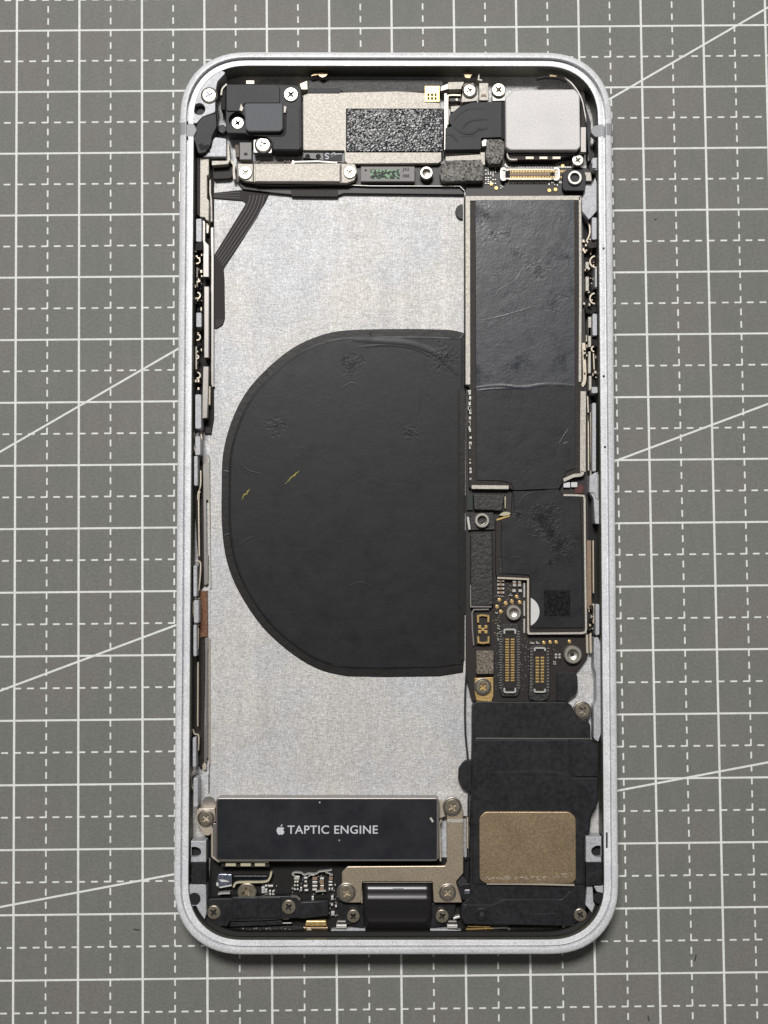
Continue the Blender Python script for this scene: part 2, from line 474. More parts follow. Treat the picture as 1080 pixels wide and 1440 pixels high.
# ------------------------------------------------------------------ phone
phone = bpy.data.objects.new('opened_phone', None); COL.objects.link(phone)
phone['label'] = 'opened silver smartphone without screen or battery, lying on the cutting mat'
phone['category'] = 'smartphone'

HW, HH, CR = 33.62, 69.25, 10.6
def rr(d, n=14):
    """rounded rectangle of the phone outline, inset by d, with slightly squared corners"""
    hw, hh, r = HW - d, HH - d, max(1.2, CR - d)
    e = 2.25; out = []
    for q, (sx, sy) in enumerate(((1, 1), (-1, 1), (-1, -1), (1, -1))):
        for k in range(n + 1):
            t = k / n * math.pi / 2
            cx, sy_ = abs(math.cos(t)) ** (2 / e), abs(math.sin(t)) ** (2 / e)
            if q % 2: cx, sy_ = abs(math.sin(t)) ** (2 / e), abs(math.cos(t)) ** (2 / e)
            out.append((sx * (hw - r + r * cx), sy * (hh - r + r * sy_)))
    return out

ZR, ZL, ZF = 6.55, 5.95, 1.6                  # rim, display ledge, floor of the case
PROF = [(2.6, 0.0), (1.5, .12), (.7, .8), (.22, 1.9), (.02, 3.0), (0, 3.6), (.02, 4.8), (.06, 5.6), (.15, 6.1), (.32, 6.32), (.6, 6.44),
        (.98, ZR - .01), (1.06, ZR), (1.12, ZR - .05), (1.15, ZL - .75), (1.38, ZL - .75), (1.40, ZL), (1.46, ZL + .02), (2.14, ZL), (2.22, ZL - .08)]
bm = bmesh.new(); prev = None
for d, z in PROF:
    l = loop(bm, rr(d), z)
    if prev: bridge(bm, prev, l)
    prev = l
fr = finish('frame', bm, m_alu, phone, smooth=True)
fr['label'] = 'silver aluminium rim with display ledge'
md = fr.modifiers.new('edges', 'EDGE_SPLIT'); md.split_angle = math.radians(38)
# back glass shell and the inner wall
bm = bmesh.new()
a = loop(bm, rr(2.6), 0.0); b = loop(bm, rr(2.6), 0.9); bridge(bm, a, b); bm.faces.new(a); bm.faces.new(b)
finish('back_glass', bm, m_black, phone)
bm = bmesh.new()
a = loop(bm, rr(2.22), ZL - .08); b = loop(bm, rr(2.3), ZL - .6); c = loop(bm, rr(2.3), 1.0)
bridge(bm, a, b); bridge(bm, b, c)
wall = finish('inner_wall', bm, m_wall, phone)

def band(name, v0, v1, side, m, out=.05, inner=None):
    y0, y1 = U(560, v0, 6)[1], U(560, v1, 6)[1]
    bm = bmesh.new()
    rows = [[bm.verts.new((side * (HW - d + (out if i < 14 else 0)) * S, y * S, (z + (out * .5 if d > .4 else 0)) * S))
             for i, (d, z) in enumerate(PROF)] for y in (y0, y1)]
    for i in range(1, len(PROF)): bm.faces.new((rows[0][i - 1], rows[0][i], rows[1][i], rows[1][i - 1]))
    for r in rows: bm.faces.new(r)
    return finish(name, bm, m, fr)
band('antenna_band', 174, 191, -1, m_band); band('antenna_band', 174.5, 191, 1, m_band)
band('antenna_band', 1218, 1237, -1, m_bandlight); band('antenna_band', 1216, 1235, 1, m_bandlight)
# ring switch on the side
bm = bmesh.new(); y0, y1 = U(250, 242, 4)[1], U(250, 286, 4)[1]
solid(bm, fillet([(-HW - .28, y1), (-HW + .5, y1), (-HW + .5, y0), (-HW - .28, y0)], .2), 4.6, 2.6, .1)
finish('ring_switch', bm, m_shadowgrey, phone)

# floor of the case
bm = bmesh.new()
solid(bm, rr(2.25), ZF, .95, 0)
base = finish('case_floor', bm, m_back, phone)
back = plate('back_plate', fillet([(296, 262), (655, 262), (656, 1112), (646, 1120), (640, 1250), (296, 1250)], 5), 1.78, ZF - .05, m_back, phone, bev=.06)
ribbon('plate_seam', T('s6', (525, 740), (525, 1035)), .9, 1.79, 1.75, m_void, back)
for seam in (T('H', (342, 200), (342, 1360)),):
    ribbon('plate_seam', seam, .7, 1.79, 1.75, m_recess, back)

# ---- ledge tabs and pockets of the frame, screws and holes
def tab(pts, z=5.2, zb=2.0, m=None, rnd=1.2, holes=(), name='frame_tab', bev=.08):
    return plate(name, pts, z, zb, m or m_aluin, fr, bev=bev, rnd=rnd, holes=holes)
ct = tab(T('A', (70, 372), (78, 310), (105, 235), (160, 165), (235, 128), (262, 142), (222, 185), (212, 240), (212, 330), (150, 352), (122, 385)), 5.86, 2.0, rnd=3,
         holes=[circ(*TC('A', 136, 315), TS('A', 29))])
plate('hole_floor', circ(*TC('A', 136, 316), TS('A', 31)), 4.6, 4.3, m_dgrey, fr, bev=0)
screw('A', 183, 250, 34, 5.95, fr, seat=True, rot=.1)
plate('black_insert', T('A', (122, 392), (152, 352), (215, 335), (218, 400), (196, 440), (190, 480), (165, 520), (130, 526), (116, 470), (98, 446), (112, 420)), 5.7, 2.2, m_dgrey, phone, rnd=3)
ribbon('insert_groove', T('A', (140, 480), (150, 500), (182, 492)), 6, 5.74, 5.6, m_void, wall)
plate('band_tongue', T('A', (70, 388), (112, 388), (124, 416), (108, 446), (70, 446)), 5.98, 4.5, m_band, fr, rnd=2)
plate('band_tongue', fillet(T('B', (962, 392), (935, 392), (916, 408), (916, 428), (935, 447), (962, 447)), 2), 5.98, 4.5, m_band, fr)
tab(T('A', (212, 448), (264, 455), (264, 541), (152, 541), (175, 520), (192, 500), (200, 462)), 4.9, 2.0, rnd=2)
# right upper wall wedge
tab(T('r1', (560, 440), (615, 310), (640, 400), (640, 830), (560, 920), (520, 960), (415, 830), (415, 640), (460, 560), (470, 440)), 4.9, 1.7, rnd=1.5)
tab(T('r1', (570, 20), (640, 20), (640, 180), (570, 180)), 5.2, 2)
tab(T('B', (940, 545), (955, 545), (955, 610), (925, 600), (915, 560)), 5.0, 2)
for q in ((275.6, 307.5, 283.7, 340), (275.8, 439.5, 283.4, 460), (274.4, 554.6, 283.1, 603), (274.4, 613.5, 281.9, 640), (272.8, 641, 278, 683),
          (271.9, 795, 277, 839), (272.6, 844, 279.4, 876), (271.9, 878.5, 276.5, 923), (271, 1037, 275.6, 1079), (271.9, 1094, 278.3, 1135),
          (832.3, 305.6, 839.3, 337), (836.7, 375, 839.7, 404), (833.2, 441, 839.8, 472), (832, 544, 840.6, 553), (832.8, 566.5, 838.3, 663),
          (837.4, 849.5, 843, 893)):
    tab([(q[0], q[1]), (q[2], q[1]), (q[2], q[3]), (q[0], q[3])], 5.0, 1.7, rnd=2.2)
tab(T('r4', (530, 1000), (590, 945), (660, 900), (665, 1330), (620, 1290), (600, 1225), (525, 1215)), 5.0, 2.0)
tab(T('E', (868, 290), (905, 265), (922, 280), (925, 570), (900, 565), (892, 420), (870, 385)), 4.8, 2.0)
tab(T('r6', (470, 60), (520, 50), (545, 120), (550, 1200), (520, 1300), (465, 1260), (465, 870), (495, 820), (495, 480), (465, 400)), 4.4, 1.7, rnd=2)
# lower corners
tab(TR('I', 128, 372, 224, 505), 5.3, 2.0, holes=[fillet(T('I', (128.5, 408), (165, 408), (192, 425), (194, 455), (168, 474), (128.5, 474)), 3)], rnd=0)
plate('hole_floor', TR('I', 132, 405, 200, 478), 4.2, 4.0, m_ink, fr, bev=0)
plate('black_insert', TR('I', 131, 508, 225, 645), 5.45, 2.2, m_black, phone, rnd=1)
tab(T('I', (112, 655), (150, 640), (224, 650), (226, 830), (215, 870), (180, 820), (160, 780), (130, 790), (118, 780)), 5.3, 2.0, rnd=2)
plate('wall_notch', circ(*TC('I', 150, 738), TS('I', 38)), 5.45, 5.0, m_ink, fr, bev=0)
tab(TR('K', 838, 330, 932, 485), 5.3, 2.0, rnd=0, holes=[fillet(T('K', (931.5, 385), (895, 385), (870, 405), (870, 430), (895, 455), (931.5, 455)), 3)])
plate('hole_floor', TR('K', 864, 380, 931, 460), 4.2, 4.0, m_ink, fr, bev=0)
plate('black_insert', TR('K', 838, 485, 936, 628), 5.45, 2.2, m_black, phone, rnd=1)
tab(T('b4', (680, 230), (750, 235), (760, 430), (780, 470), (745, 575), (660, 470)), 4.8, 2.0, rnd=1)
tab(T('b4', (765, 235), (900, 230), (960, 300), (900, 330), (800, 305)), 5.4, 2.0, rnd=2)
plate('wall_notch', circ(*TC('b4', 835, 385), TS('b4', 72)), 5.5, 5.0, m_ink, fr, bev=0)
# tiny drain holes in the groove
for (tl, x, y) in (('r2', 745, 100), ('r3', 745, 745), ('r4', 765, 525)):
    plate('groove_hole', circ(*TC(tl, x, y), TS(tl, 18), 10), 6.02, 5.8, m_ink, fr, bev=0)
plate('groove_hole', TR('K', 960, 305, 970, 400), 6.02, 5.8, m_ink, fr, bev=0)

bx = Boxes()
for k in range(46):
    side = RND.choice(('l', 'r', 't', 'b')); t = RND.random()
    if side in 'lr': y = -58 + 116 * t; x = (-1 if side == 'l' else 1) * (HW - RND.choice((RND.uniform(.5, 1.0), RND.uniform(1.5, 2.1))))
    else: x = -22 + 44 * t; y = (1 if side == 't' else -1) * (HH - RND.choice((RND.uniform(.5, 1.0), RND.uniform(1.5, 2.1))))
    d_ = min(HW - abs(x), HH - abs(y)); z = ZL + .03 if d_ > 1.3 else 6.40 + (d_ - .5) * .26
    r_ = RND.uniform(.03, .09)
    pts = [(x + r_ * RND.uniform(.5, 1.4) * math.cos(a), y + r_ * RND.uniform(.5, 1.4) * math.sin(a)) for a in (0, 1.2, 2.4, 3.7, 5.0)]
    solid(bx.bm, pts, z + .02, z - .08, 0)
bx.build('grime_specks', m_shadowgrey, fr)
# ---- dark channels along both sides
chl = plate('button_channel', [(271, 218), (301, 218), (301, 590), (297, 612), (283, 605), (271, 610)], 1.95, 1.5, m_void, phone)
chl2 = plate('adhesive_slot', fillet(T('s4', (385, 830), (470, 860), (475, 1436)) + T('s5', (470, 450), (395, 540)) + T('s4', (300, 1436), (290, 1240), (380, 1210)), 1), 1.95, 1.5, m_recess, phone)
chl3 = plate('adhesive_slot', fillet(T('s5', (385, 1270), (465, 1250), (470, 1436)) + T('s6', (450, 560), (415, 680), (360, 600), (345, 200), (262, 160), (262, 0)) + T('H', (215, 350), (262, 300)), 1), 1.95, 1.5, m_recess, phone)
chr_ = plate('button_channel', [(817, 305), (842, 305), (842, 560), (845, 880), (829, 900), (817, 900)], 1.95, 1.5, m_void, phone)
plate('rust_patch', T('s5', (395, 555), (500, 545), (505, 1240), (395, 1260), (380, 1080), (385, 660)), 2.3, 1.5, m_rust, chl2)
for (tl, q, mt, z) in (('s4', (475, 860, 525, 1436), m_shadowgrey, 2.4), ('s5', (465, 0, 512, 440), m_shadowgrey, 2.4), ('s5', (470, 1260, 520, 1436), m_shadowgrey, 2.4),
                       ('s6', (455, 0, 492, 560), m_shadowgrey, 2.4)):
    ribbon('edge_strip', T(tl, ((q[0] + q[2]) / 2, q[1]), ((q[0] + q[2]) / 2, q[3])), TS(tl, q[2] - q[0]), z, 1.7, mt, back)
ribbon('edge_strip', T('G', (258, 360), (262, 700), (266, 1180)), 3.6, 2.45, 1.7, m_shadowgrey, back)
ribbon('edge_strip', T('G', (285, 380), (288, 700), (296, 1200)), 1.6, 2.3, 1.7, m_steel, back)
ribbon('edge_strip', T('H', (322, 200), (322, 1100)), 3.4, 2.45, 1.7, m_shadowgrey, back)
ribbon('edge_strip', T('H', (342, 200), (342, 1150)), 1.2, 2.2, 1.7, m_steelw, back)
plate('slot_end', T('s6', (425, 600), (455, 565), (490, 590), (490, 670), (460, 688), (430, 670)), 2.2, 1.7, m_steelw, back, rnd=2)
plate('slot_end', T('s4', (455, 800), (470, 745), (510, 740), (528, 780), (528, 870), (470, 870)), 2.2, 1.7, m_shadowgrey, back, rnd=2)
# thin spring wires along the wall
for pth in (T('s4', (395, 640), (415, 500), (400, 400)), T('s4', (300, 410), (290, 560), (320, 690), (380, 780)), T('s4', (400, 990), (400, 1200), (365, 1330), (360, 1436)),
            T('G', (232, 590), (222, 640), (226, 1000)), T('s5', (330, 90), (395, 120), (395, 300), (372, 540)), T('s5', (380, 660), (300, 720), (290, 850), (320, 1000), (375, 1075)),
            T('s5', (365, 1120), (360, 1436)), T('H', (258, 380), (256, 860)), T('s6', (285, 60), (310, 130), (370, 160), (365, 380)), T('s6', (330, 660), (270, 740), (260, 880), (290, 970)),
            T('s6', (370, 800), (365, 1240)), T('r5', (585, 0), (590, 800)), T('r5', (575, 960), (600, 1030), (590, 1260)), T('r3', (500, 1050), (515, 1436)), T('r4', (510, 0), (515, 880)),
            T('r3', (590, 400), (600, 640)), T('r1', (500, 990), (530, 1060), (530, 1180), (480, 1290)), T('r4', (550, 0), (555, 760)), T('s1', (310, 260), (318, 700), (310, 1090))):
    ribbon('spring_wire', smoothpath(pth), 1.6, 3.6, 3.0, m_steelw, wall)
# button bars on the left
for p in (T('s1', (395, 232), (525, 222), (525, 490), (497, 505), (497, 850), (527, 885), (522, 1190), (480, 1180), (470, 1140), (390, 1130)),):
    plate('button_bracket', p, 4.3, 1.9, m_steel, chl, rnd=.8)
plate('bracket_side', T('s1', (338, 240), (392, 232), (388, 1125), (338, 1090)), 3.2, 1.9, m_recess, chl)
plate('button_bar', T('s1', (430, 1180), (470, 1200)) + T('s2', (470, 210), (525, 265), (525, 750), (440, 750), (440, 240), (428, 180)), 4.1, 1.9, m_shadowgrey, chl, rnd=.6)
plate('button_bar', T('s2', (455, 895), (527, 895)) + T('s3', (522, 572), (455, 572)), 4.1, 1.9, m_shadowgrey, chl, rnd=.6)
plate('button_bar', T('s3', (440, 705), (522, 705), (515, 1120)) + T('s4', (500, 190), (420, 200)), 4.1, 1.9, m_shadowgrey, chl, rnd=.6)
ribbon('channel_lip', T('s2', (575, 0), (580, 480)) + T('s3', (580, 160), (580, 960), (595, 1010)), 3.2, 2.5, 1.8, m_shadowgrey, chl)
ribbon('channel_lip', T('s1', (545, 560), (545, 760), (560, 870), (565, 1200)), 2, 3, 1.8, m_steel, chl)
plate('channel_lip', T('s3', (525, 1000), (550, 1010), (545, 1290), (515, 1290)), 3.2, 1.8, m_steelw, chl)
plate('channel_lip', T('s1', (485, 1230), (530, 1230)) + T('s2', (520, 80), (490, 90)), 3.2, 1.8, m_steelw, chl)
bxs = Boxes(); bxd = Boxes()
def clip(tl, x, y, r, a0, a1, w=1.6, z=3.9): bxs.rib([(u, v) for u, v in circ(*TC(tl, x, y), TS(tl, r), 8, a0, a1)], w, z, z - .5)
for (tl, x, y, r) in (('s2', 345, 500, 45), ('s2', 350, 1030, 45), ('s3', 350, 260, 45), ('s3', 350, 840, 45), ('s2', 350, 800, 25), ('s3', 345, 560, 25)):
    clip(tl, x, y, r, -1.5, 1.8)
for (tl, x, y, r) in (('r2', 620, 300, 85), ('r2', 615, 860, 80), ('r3', 600, 330, 40)):
    clip(tl, x, y, r, 1.6, 4.6, 1.9)
for k in range(150):
    tl = RND.choice(('s2', 's2', 's3', 'r2', 'r2', 'r1', 'r3', 'r5'))
    if tl[0] == 's': x, y = RND.uniform(300, 425), RND.uniform(250, 1250) if tl == 's2' else RND.uniform(180, 1050)
    elif tl == 'r1': x, y = RND.uniform(420, 620), RND.uniform(1250, 1430)
    elif tl == 'r5': x, y = RND.uniform(495, 600), RND.uniform(950, 1400)
    else: x, y = RND.uniform(430, 640), RND.uniform(60, 1100) if tl == 'r2' else RND.uniform(150, 900)
    w, h = RND.uniform(10, 30), RND.uniform(12, 50)
    (bxs if RND.random() < .55 else bxd).box(TR(tl, x, y, x + w, y + h), RND.uniform(2.6, 4.0), 1.9)
bxs.build('spring_bits', m_steelw, chl); bxd.build('adhesive_bits', m_void, chl)
for tl, q in (('s2', (340, 600, 355, 900)), ('s3', (322, 400, 345, 750)), ('r2', (470, 305, 520, 410)), ('r2', (470, 530, 520, 745)), ('r2', (510, 1140, 555, 1436)),
              ('r3', (510, 0, 555, 300)), ('r3', (510, 370, 550, 700)), ('r3', (475, 120, 495, 220)), ('r3', (520, 740, 560, 960)), ('r4', (540, 880, 560, 960))):
    plate('switch_pin', TR(tl, *q), 3.8, 1.9, m_steel, chr_ if tl[0] == 'r' else chl, rnd=.6)
plate('wall_pocket', T('s2', (320, 240), (430, 190), (435, 340), (320, 350)), 4.9, 1.9, m_void, chl, rnd=1)
plate('wall_pocket', T('r1', (490, 1320), (560, 1260), (640, 1300), (640, 1380), (520, 1400)), 4.4, 1.9, m_recess, chr_, rnd=1)
plate('wall_pocket', T('r2', (470, 1010), (560, 1040), (640, 990), (640, 1060), (560, 1100), (480, 1080)), 4.0, 1.9, m_void, chr_)
plate('wall_pocket', T('r3', (560, 150), (640, 160), (660, 290), (600, 300), (560, 240)), 4.0, 1.9, m_void, chr_)
plate('tape_end', T('s4', (470, 330), (560, 335), (568, 430), (460, 430)), 2.1, 1.7, m_recess, chl)

# ---- flex cable lying on the back plate, upper left
flex = plate('button_flex', fillet(T('C', (270, 5), (460, -15), (560, -22), (625, 5), (600, 60), (455, 300), (335, 482), (340, 560), (343, 800), (330, 840), (290, 865), (270, 862), (262, 420),
             (475, 75), (460, 55), (270, 40)), 2.5), 2.02, 1.75, m_flex, phone, bev=.04)
bx = Boxes()
for k in range(5):
    o = k * 22
    bx.rib(smoothpath(T('C', (505 + o * 1.0, 20), (478 + o * .9, 100 + o * .35), (385 + o * .75, 250 + o * .5), (285 + o * .5, 410 + o * .6))), .8, 2.05, 2.0)
for k in range(3): bx.rib(T('C', (275, 12 + k * 9), (440, 2 + k * 18)), .7, 2.05, 2.0)
for k in range(3): bx.rib([(u, v) for u, v in circ(*TC('C', 282, 800), TS('C', 20 + k * 14), 8, .2, 1.5)], .7, 2.05, 2.0)
bx.build('flex_traces', m_flexline, flex)
ribbon('channel_edge', T('C', (250, 420), (262, 860), (262, 1080)), 2, 2.3, 1.75, m_void, flex)

# ------------------------------------------------------------------ wireless charging coil
coil_out = T('M', (942, 76), (905, 66), (850, 62), (700, 60), (500, 65), (400, 85), (300, 130), (200, 210), (120, 302), (66, 412), (36, 530), (31, 660), (32, 800), (50, 930), (98, 1050), (186, 1180),
             (298, 1280), (400, 1338), (500, 1362), (650, 1365), (850, 1362), (936, 1348), (940, 1300), (942, 700))
coil_out = smoothpath(coil_out[:19], 4)[:-1] + coil_out[18:]
coil = plate('charging_coil', coil_out, 1.98, 1.7, m_coilrim, phone, bev=.08, label='black D-shaped charging coil film')
def grow(pts, d):
    p = orient(pts); return inset(p, d)
inner = [(u, v) for u, v in grow(coil_out, 12.5)]
inner = [p for p in inner if p[0] < 640]
gi = max(range(len(inner)), key=lambda i: abs(inner[i][1] - inner[i - 1][1]))
inner = inner[gi:] + inner[:gi]
inner = [(650, inner[0][1])] + inner + [(650, inner[-1][1])]
cf = plate('coil_film', inner, 2.13, 1.9, m_coil, coil, bev=.10)
ribbon('film_edge_fold', T('M', (918, 290), (916, 700), (915, 1320)), 1.2, 2.15, 2.1, m_void, coil)
plate('film_strip', T('M', (922, 285), (945, 285), (942, 1300), (922, 1310)), 2.19, 1.95, m_coilrim, coil)
specs = [([p for p in inner[1:-1]][::2], 3.4, 2.02, .20)]
for k in range(0, len(coil_out) - 8, 7):
    if RND.random() < .7:
        p0 = Vector(coil_out[k]); c0 = Vector((500, 707)); d0 = (c0 - p0).normalized()
        specs.append(([tuple(p0 + d0 * 1.5), tuple(p0 + d0 * 6 + Vector((RND.uniform(-3, 3), RND.uniform(-3, 3)))), tuple(p0 + d0 * 12)], 2.2, 1.98, .08))
for pth, w, h in ((((520, 100), (640, 108), (740, 118), (830, 150), (880, 190), (920, 235)), 26, .14), (((540, 130), (650, 120), (760, 135), (850, 185)), 14, .07),
                  (((700, 405), (740, 450), (790, 490)), 6, .05), (((715, 435), (750, 470)), 6, .05),
                  (((100, 560), (130, 590), (190, 605)), 5, .04), (((480, 285), (520, 262), (560, 290)), 6, .04), (((760, 230), (770, 330), (755, 420)), 12, .03), (((500, 1030), (550, 1010), (600, 1030)), 6, .04),
                  (((100, 870), (125, 850), (150, 838)), 6, .05), (((820, 120), (860, 160), (900, 185)), 10, .08), (((650, 280), (640, 340), (660, 380)), 6, .03), (((560, 690), (580, 630), (585, 600)), 6, .03)):
    specs.append((T('M', *pth), w / 2.666, 2.13, h))
ridges('film_wrinkles', specs, m_coil, coil, kind='stuff')
bx = Boxes()
for (x0, y0, x1, y1, n) in ((270, 640, 320, 594, 9), (106, 698, 137, 661, 6)):
    for k in range(n):
        t = (k + .5) / n; w = 6 * math.sin(math.pi * t) + 2
        x, y = x0 + (x1 - x0) * t + RND.uniform(-2, 2), y0 + (y1 - y0) * t + RND.uniform(-2, 2)
        a = math.atan2(y1 - y0, x1 - x0) + RND.uniform(-.25, .25); l = RND.uniform(4, 9); q = w * RND.uniform(.25, .55)
        ca, sa = math.cos(a), math.sin(a)
        bx.box(T('M', (x - l * ca, y - l * sa), (x + q * sa, y - q * ca), (x + l * ca, y + l * sa), (x - q * sa * .5, y + q * ca * .5)), 2.15 + RND.uniform(0, .02), 2.05)
bx.build('yellow_scuffs', m_yellow, coil)

# ------------------------------------------------------------------ top assembly
# earpiece and front camera housing
ear = plate('earpiece_housing', fillet(T('t1', (160, 140), (690, 140), (900, 150), (955, 180), (960, 830), (920, 862), (640, 862), (635, 760), (560, 700), (430, 690), (350, 678), (150, 675), (133, 640), (133, 170)), 5), 4.9, 1.9, m_dgrey, phone, bev=.14,
            holes=[circ(*TC('t1', 258, 535), TS('t1', 92))], floor=3.9, label='dark grey earpiece and front camera housing')
plate('raised_lid', fillet(T('t1', (150, 142), (690, 142), (722, 180), (722, 348), (335, 348), (300, 435), (140, 435), (140, 160)), 3), 5.15, 4.8, m_dgrey, ear, bev=.12)
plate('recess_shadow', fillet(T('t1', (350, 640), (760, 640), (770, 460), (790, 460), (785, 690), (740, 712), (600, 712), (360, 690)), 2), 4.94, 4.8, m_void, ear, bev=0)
plate('grey_pad', T('t1', (345, 345), (740, 345), (755, 375), (755, 625), (725, 655), (380, 655), (350, 625), (335, 380)), 5.75, 4.8, m_mgrey, ear, bev=.16, rnd=3)
plate('lid_panel', fillet(T('t1', (795, 385), (935, 385), (940, 850), (655, 850), (655, 735), (740, 725), (785, 680)), 2.5), 5.02, 4.85, m_dgrey, ear, bev=.08)
for q in (((300, 350), (325, 400), (315, 435), (280, 425)), ((765, 375), (795, 385), (785, 450), (762, 450))):
    plate('shiny_clip', T('t1', *q), 5.3, 4.8, m_steel, ear, bev=.03)
plate('shiny_clip', TR('t1', 355, 100, 445, 140), 4.6, 3, m_steelw, ear)
plate('screw_ear', fillet(T('t1', (435, 740), (635, 730), (635, 890), (435, 885)), 2), 4.0, 2, m_shadowgrey, ear)
screw('t1', 842, 255, 82, 5.05, ear, rot=.5); screw('t1', 265, 565, 70, 4.5, ear, rot=.2); screw('t1', 540, 800, 80, 4.25, ear, seat=True, rot=.1)
plate('side_seal', T('t1', (80, 260), (95, 190), (140, 135), (150, 150), (130, 200), (130, 420), (80, 420)), 4.4, 1.9, m_void, ear, rnd=2)
ribbon('seal_edge', smoothpath(T('t1', (85, 260), (98, 190), (145, 140))), 2.2, 4.8, 4, m_steel, ear)
plate('round_boss', circ(*TC('t1', 95, 625), TS('t1', 45)), 3.6, 1.9, m_black, ear)
# ambient sensor block and cream ribbon
sens = plate('sensor_block', TR('t1', 285, 772, 415, 960), 4.1, 1.9, m_chip, phone, bev=.08)
plate('sensor_window', TR('t1', 333, 885, 370, 915), 4.12, 4.0, m_ink, sens, bev=0)
ribbon('sensor_ribbon', T('t1', (255, 800), (262, 930)), 5, 3.4, 2, m_foaml, sens)
ribbon('cream_ribbon', smoothpath(T('s1', (800, 10), (815, 200), (850, 270), (905, 340), (905, 450), (915, 560))), 3.4, 3.4, 1.9, m_steel, sens)
plate('ledge_bracket', T('s1', (570, 278), (780, 278), (782, 20), (830, 20), (852, 262), (815, 332), (570, 350)), 4.0, 1.9, m_steel, phone, rnd=1)
plate('pocket_block', T('s1', (575, 352), (815, 335), (850, 280), (890, 330), (885, 520), (845, 548), (600, 560)), 2.6, 1.7, m_recess, phone, rnd=2)

# front dark wall parts along the top edge
topstrip = plate('earpiece_mesh', [(432, 112), (622, 112), (626, 129), (432, 131)], 3.0, 1.7, m_foamd, phone)
plate('seal_bar', T('A', (640, 218), (800, 216), (815, 225), (800, 240), (650, 240)), 3.6, 1.8, m_dgrey, topstrip, bev=.05)
plate('contact_leg', T('A', (612, 195), (648, 180), (650, 222), (620, 222)), 4.0, 1.8, m_steelw, topstrip)
plate('gold_contact', smoothpath(T('A', (665, 158), (690, 145), (720, 140), (745, 150), (720, 165), (700, 152)), 2), 4.2, 3.6, m_brown, topstrip, bev=0)
plate('gold_contact', T('B', (310, 148), (335, 138), (352, 150), (340, 170), (318, 166)), 4.2, 3.6, m_brown, topstrip)
plate('gold_contact', T('B', (715, 150), (740, 145), (762, 155), (745, 165), (720, 162)), 4.2, 3.6, m_brown, topstrip)

# upper shield plate with crinkled tape
shield = plate('top_shield', fillet(T('A', (628, 250), (660, 238), (820, 236), (1078, 230)) + T('B', (128, 238), (128, 280), (195, 285), (205, 310), (205, 560), (190, 572)) + T('A', (840, 575), (826, 562), (825, 512), (628, 510)), 1.5), 3.5, 1.9, m_steel, phone, bev=.08)
bm = bmesh.new(); rows = []
for j in range(43):
    rows.append([])
    for i in range(87):
        edge = i in (0, 86) or j in (0, 42)
        u, v = 486.5 + 137.5 * i / 86 + (0 if edge else RND.uniform(-.6, .6)), 152.5 + 61.5 * j / 42 + (0 if edge else RND.uniform(-.5, .5))
        z = 3.56 if edge else 3.62 + RND.uniform(-.018, .018)
        x, y = U(u, v, 3.6); rows[-1].append(bm.verts.new((x * S, y * S, z * S)))
for j in range(1, 43):
    for i in range(1, 87):
        a, b, c, d = rows[j - 1][i - 1], rows[j - 1][i], rows[j][i], rows[j][i - 1]
        if RND.random() < .5: bm.faces.new((a, b, c)); bm.faces.new((a, c, d))
        else: bm.faces.new((a, b, d)); bm.faces.new((b, c, d))
finish('crinkled_tape', bm, m_crinkle, shield)
plate('shield_skirt', T('A', (628, 512), (826, 514), (826, 570), (628, 545)), 2.9, 1.9, m_chip, shield)
plate('ink_label', T('t2', (805, 85), (970, 70), (965, 155), (810, 155)), 3.0, 2.5, m_dgrey, shield, bev=.02)
bx = Boxes()
bx.rib(smoothpath(T('t2', (858, 98), (835, 95), (825, 110), (850, 122), (845, 138), (825, 135))), 1.4, 3.03, 2.95)
bx.rib(smoothpath(T('t2', (870, 105), (905, 85), (895, 110), (880, 118), (915, 100), (965, 98))), 1.2, 3.03, 2.95)
bx.build('white_scribble', m_white, shield)
for x in (675, 765): plate('shield_notch', circ(*TC('t2', x, 120), TS('t2', 22), 12), 2.95, 2.6, m_void, shield, bev=0)
plate('gold_socket', T('B', (126, 205), (196, 205), (196, 280), (126, 280)), 3.7, 3.3, m_gold, shield, bev=.03)
bx = Boxes()
for i in range(3):
    for j in range(2): bx.box(TR('B', 138 + i * 17, 240 + j * 18, 149 + i * 17, 253 + j * 18), 3.73, 3.6)
bx.build('socket_pads', m_recess, shield)
# strip of board under the shield: bracket, chip, posts
strip_b = plate('upper_board', fillet(T('t2', (75, 165), (990, 150), (990, 70)) + T('t3', (40, 190), (850, 180), (855, 390), (1010, 372), (1035, 400), (1040, 440), (20, 430)) + T('t2', (940, 445), (530, 440), (380, 425), (130, 395), (75, 320)), 2), 2.5, 1.7, m_pcb, phone)
br = plate('sensor_bracket', fillet(T('t2', (85, 180), (225, 182), (950, 178), (1075, 185)) + T('t3', (120, 200), (135, 250), (110, 320), (40, 345), (0, 330)) + T('t2', (960, 330), (225, 335), (140, 325), (85, 285)), 1.5), 4.0, 2.2, m_steel, phone, bev=.06)
plate('raised_plate', TR('t2', 232, 190, 948, 330), 4.35, 3.9, m_steel, br, bev=.08)
for x in (217, 957): ribbon('bend_line', T('t2', (x, 184), (x, 332)), 1.6, 4.06, 3.9, m_recess, br)
screw('t2', 150, 258, 60, 4.15, br, seat=False, rot=.3); screw('t3', 72, 255, 55, 4.15, br, rot=.75)
plate('bracket_skirt', T('t2', (90, 325), (960, 335), (960, 372), (230, 372), (120, 345)), 3.0, 2, m_recess, br)
plate('bracket_skirt', T('t2', (535, 372), (930, 372), (930, 460), (540, 455)), 2.6, 1.7, m_recess, br)
ribbon('flex_line', T('t2', (230, 360), (530, 368), (960, 358)) + T('t3', (250, 368), (1000, 370), (1040, 410)), .9, 3.05, 2.6, m_shadowgrey, br)
ribbon('thin_rod', T('t2', (570, 165), (760, 160), (925, 172)), 2.0, 3.4, 2.8, m_shadowgrey, br)
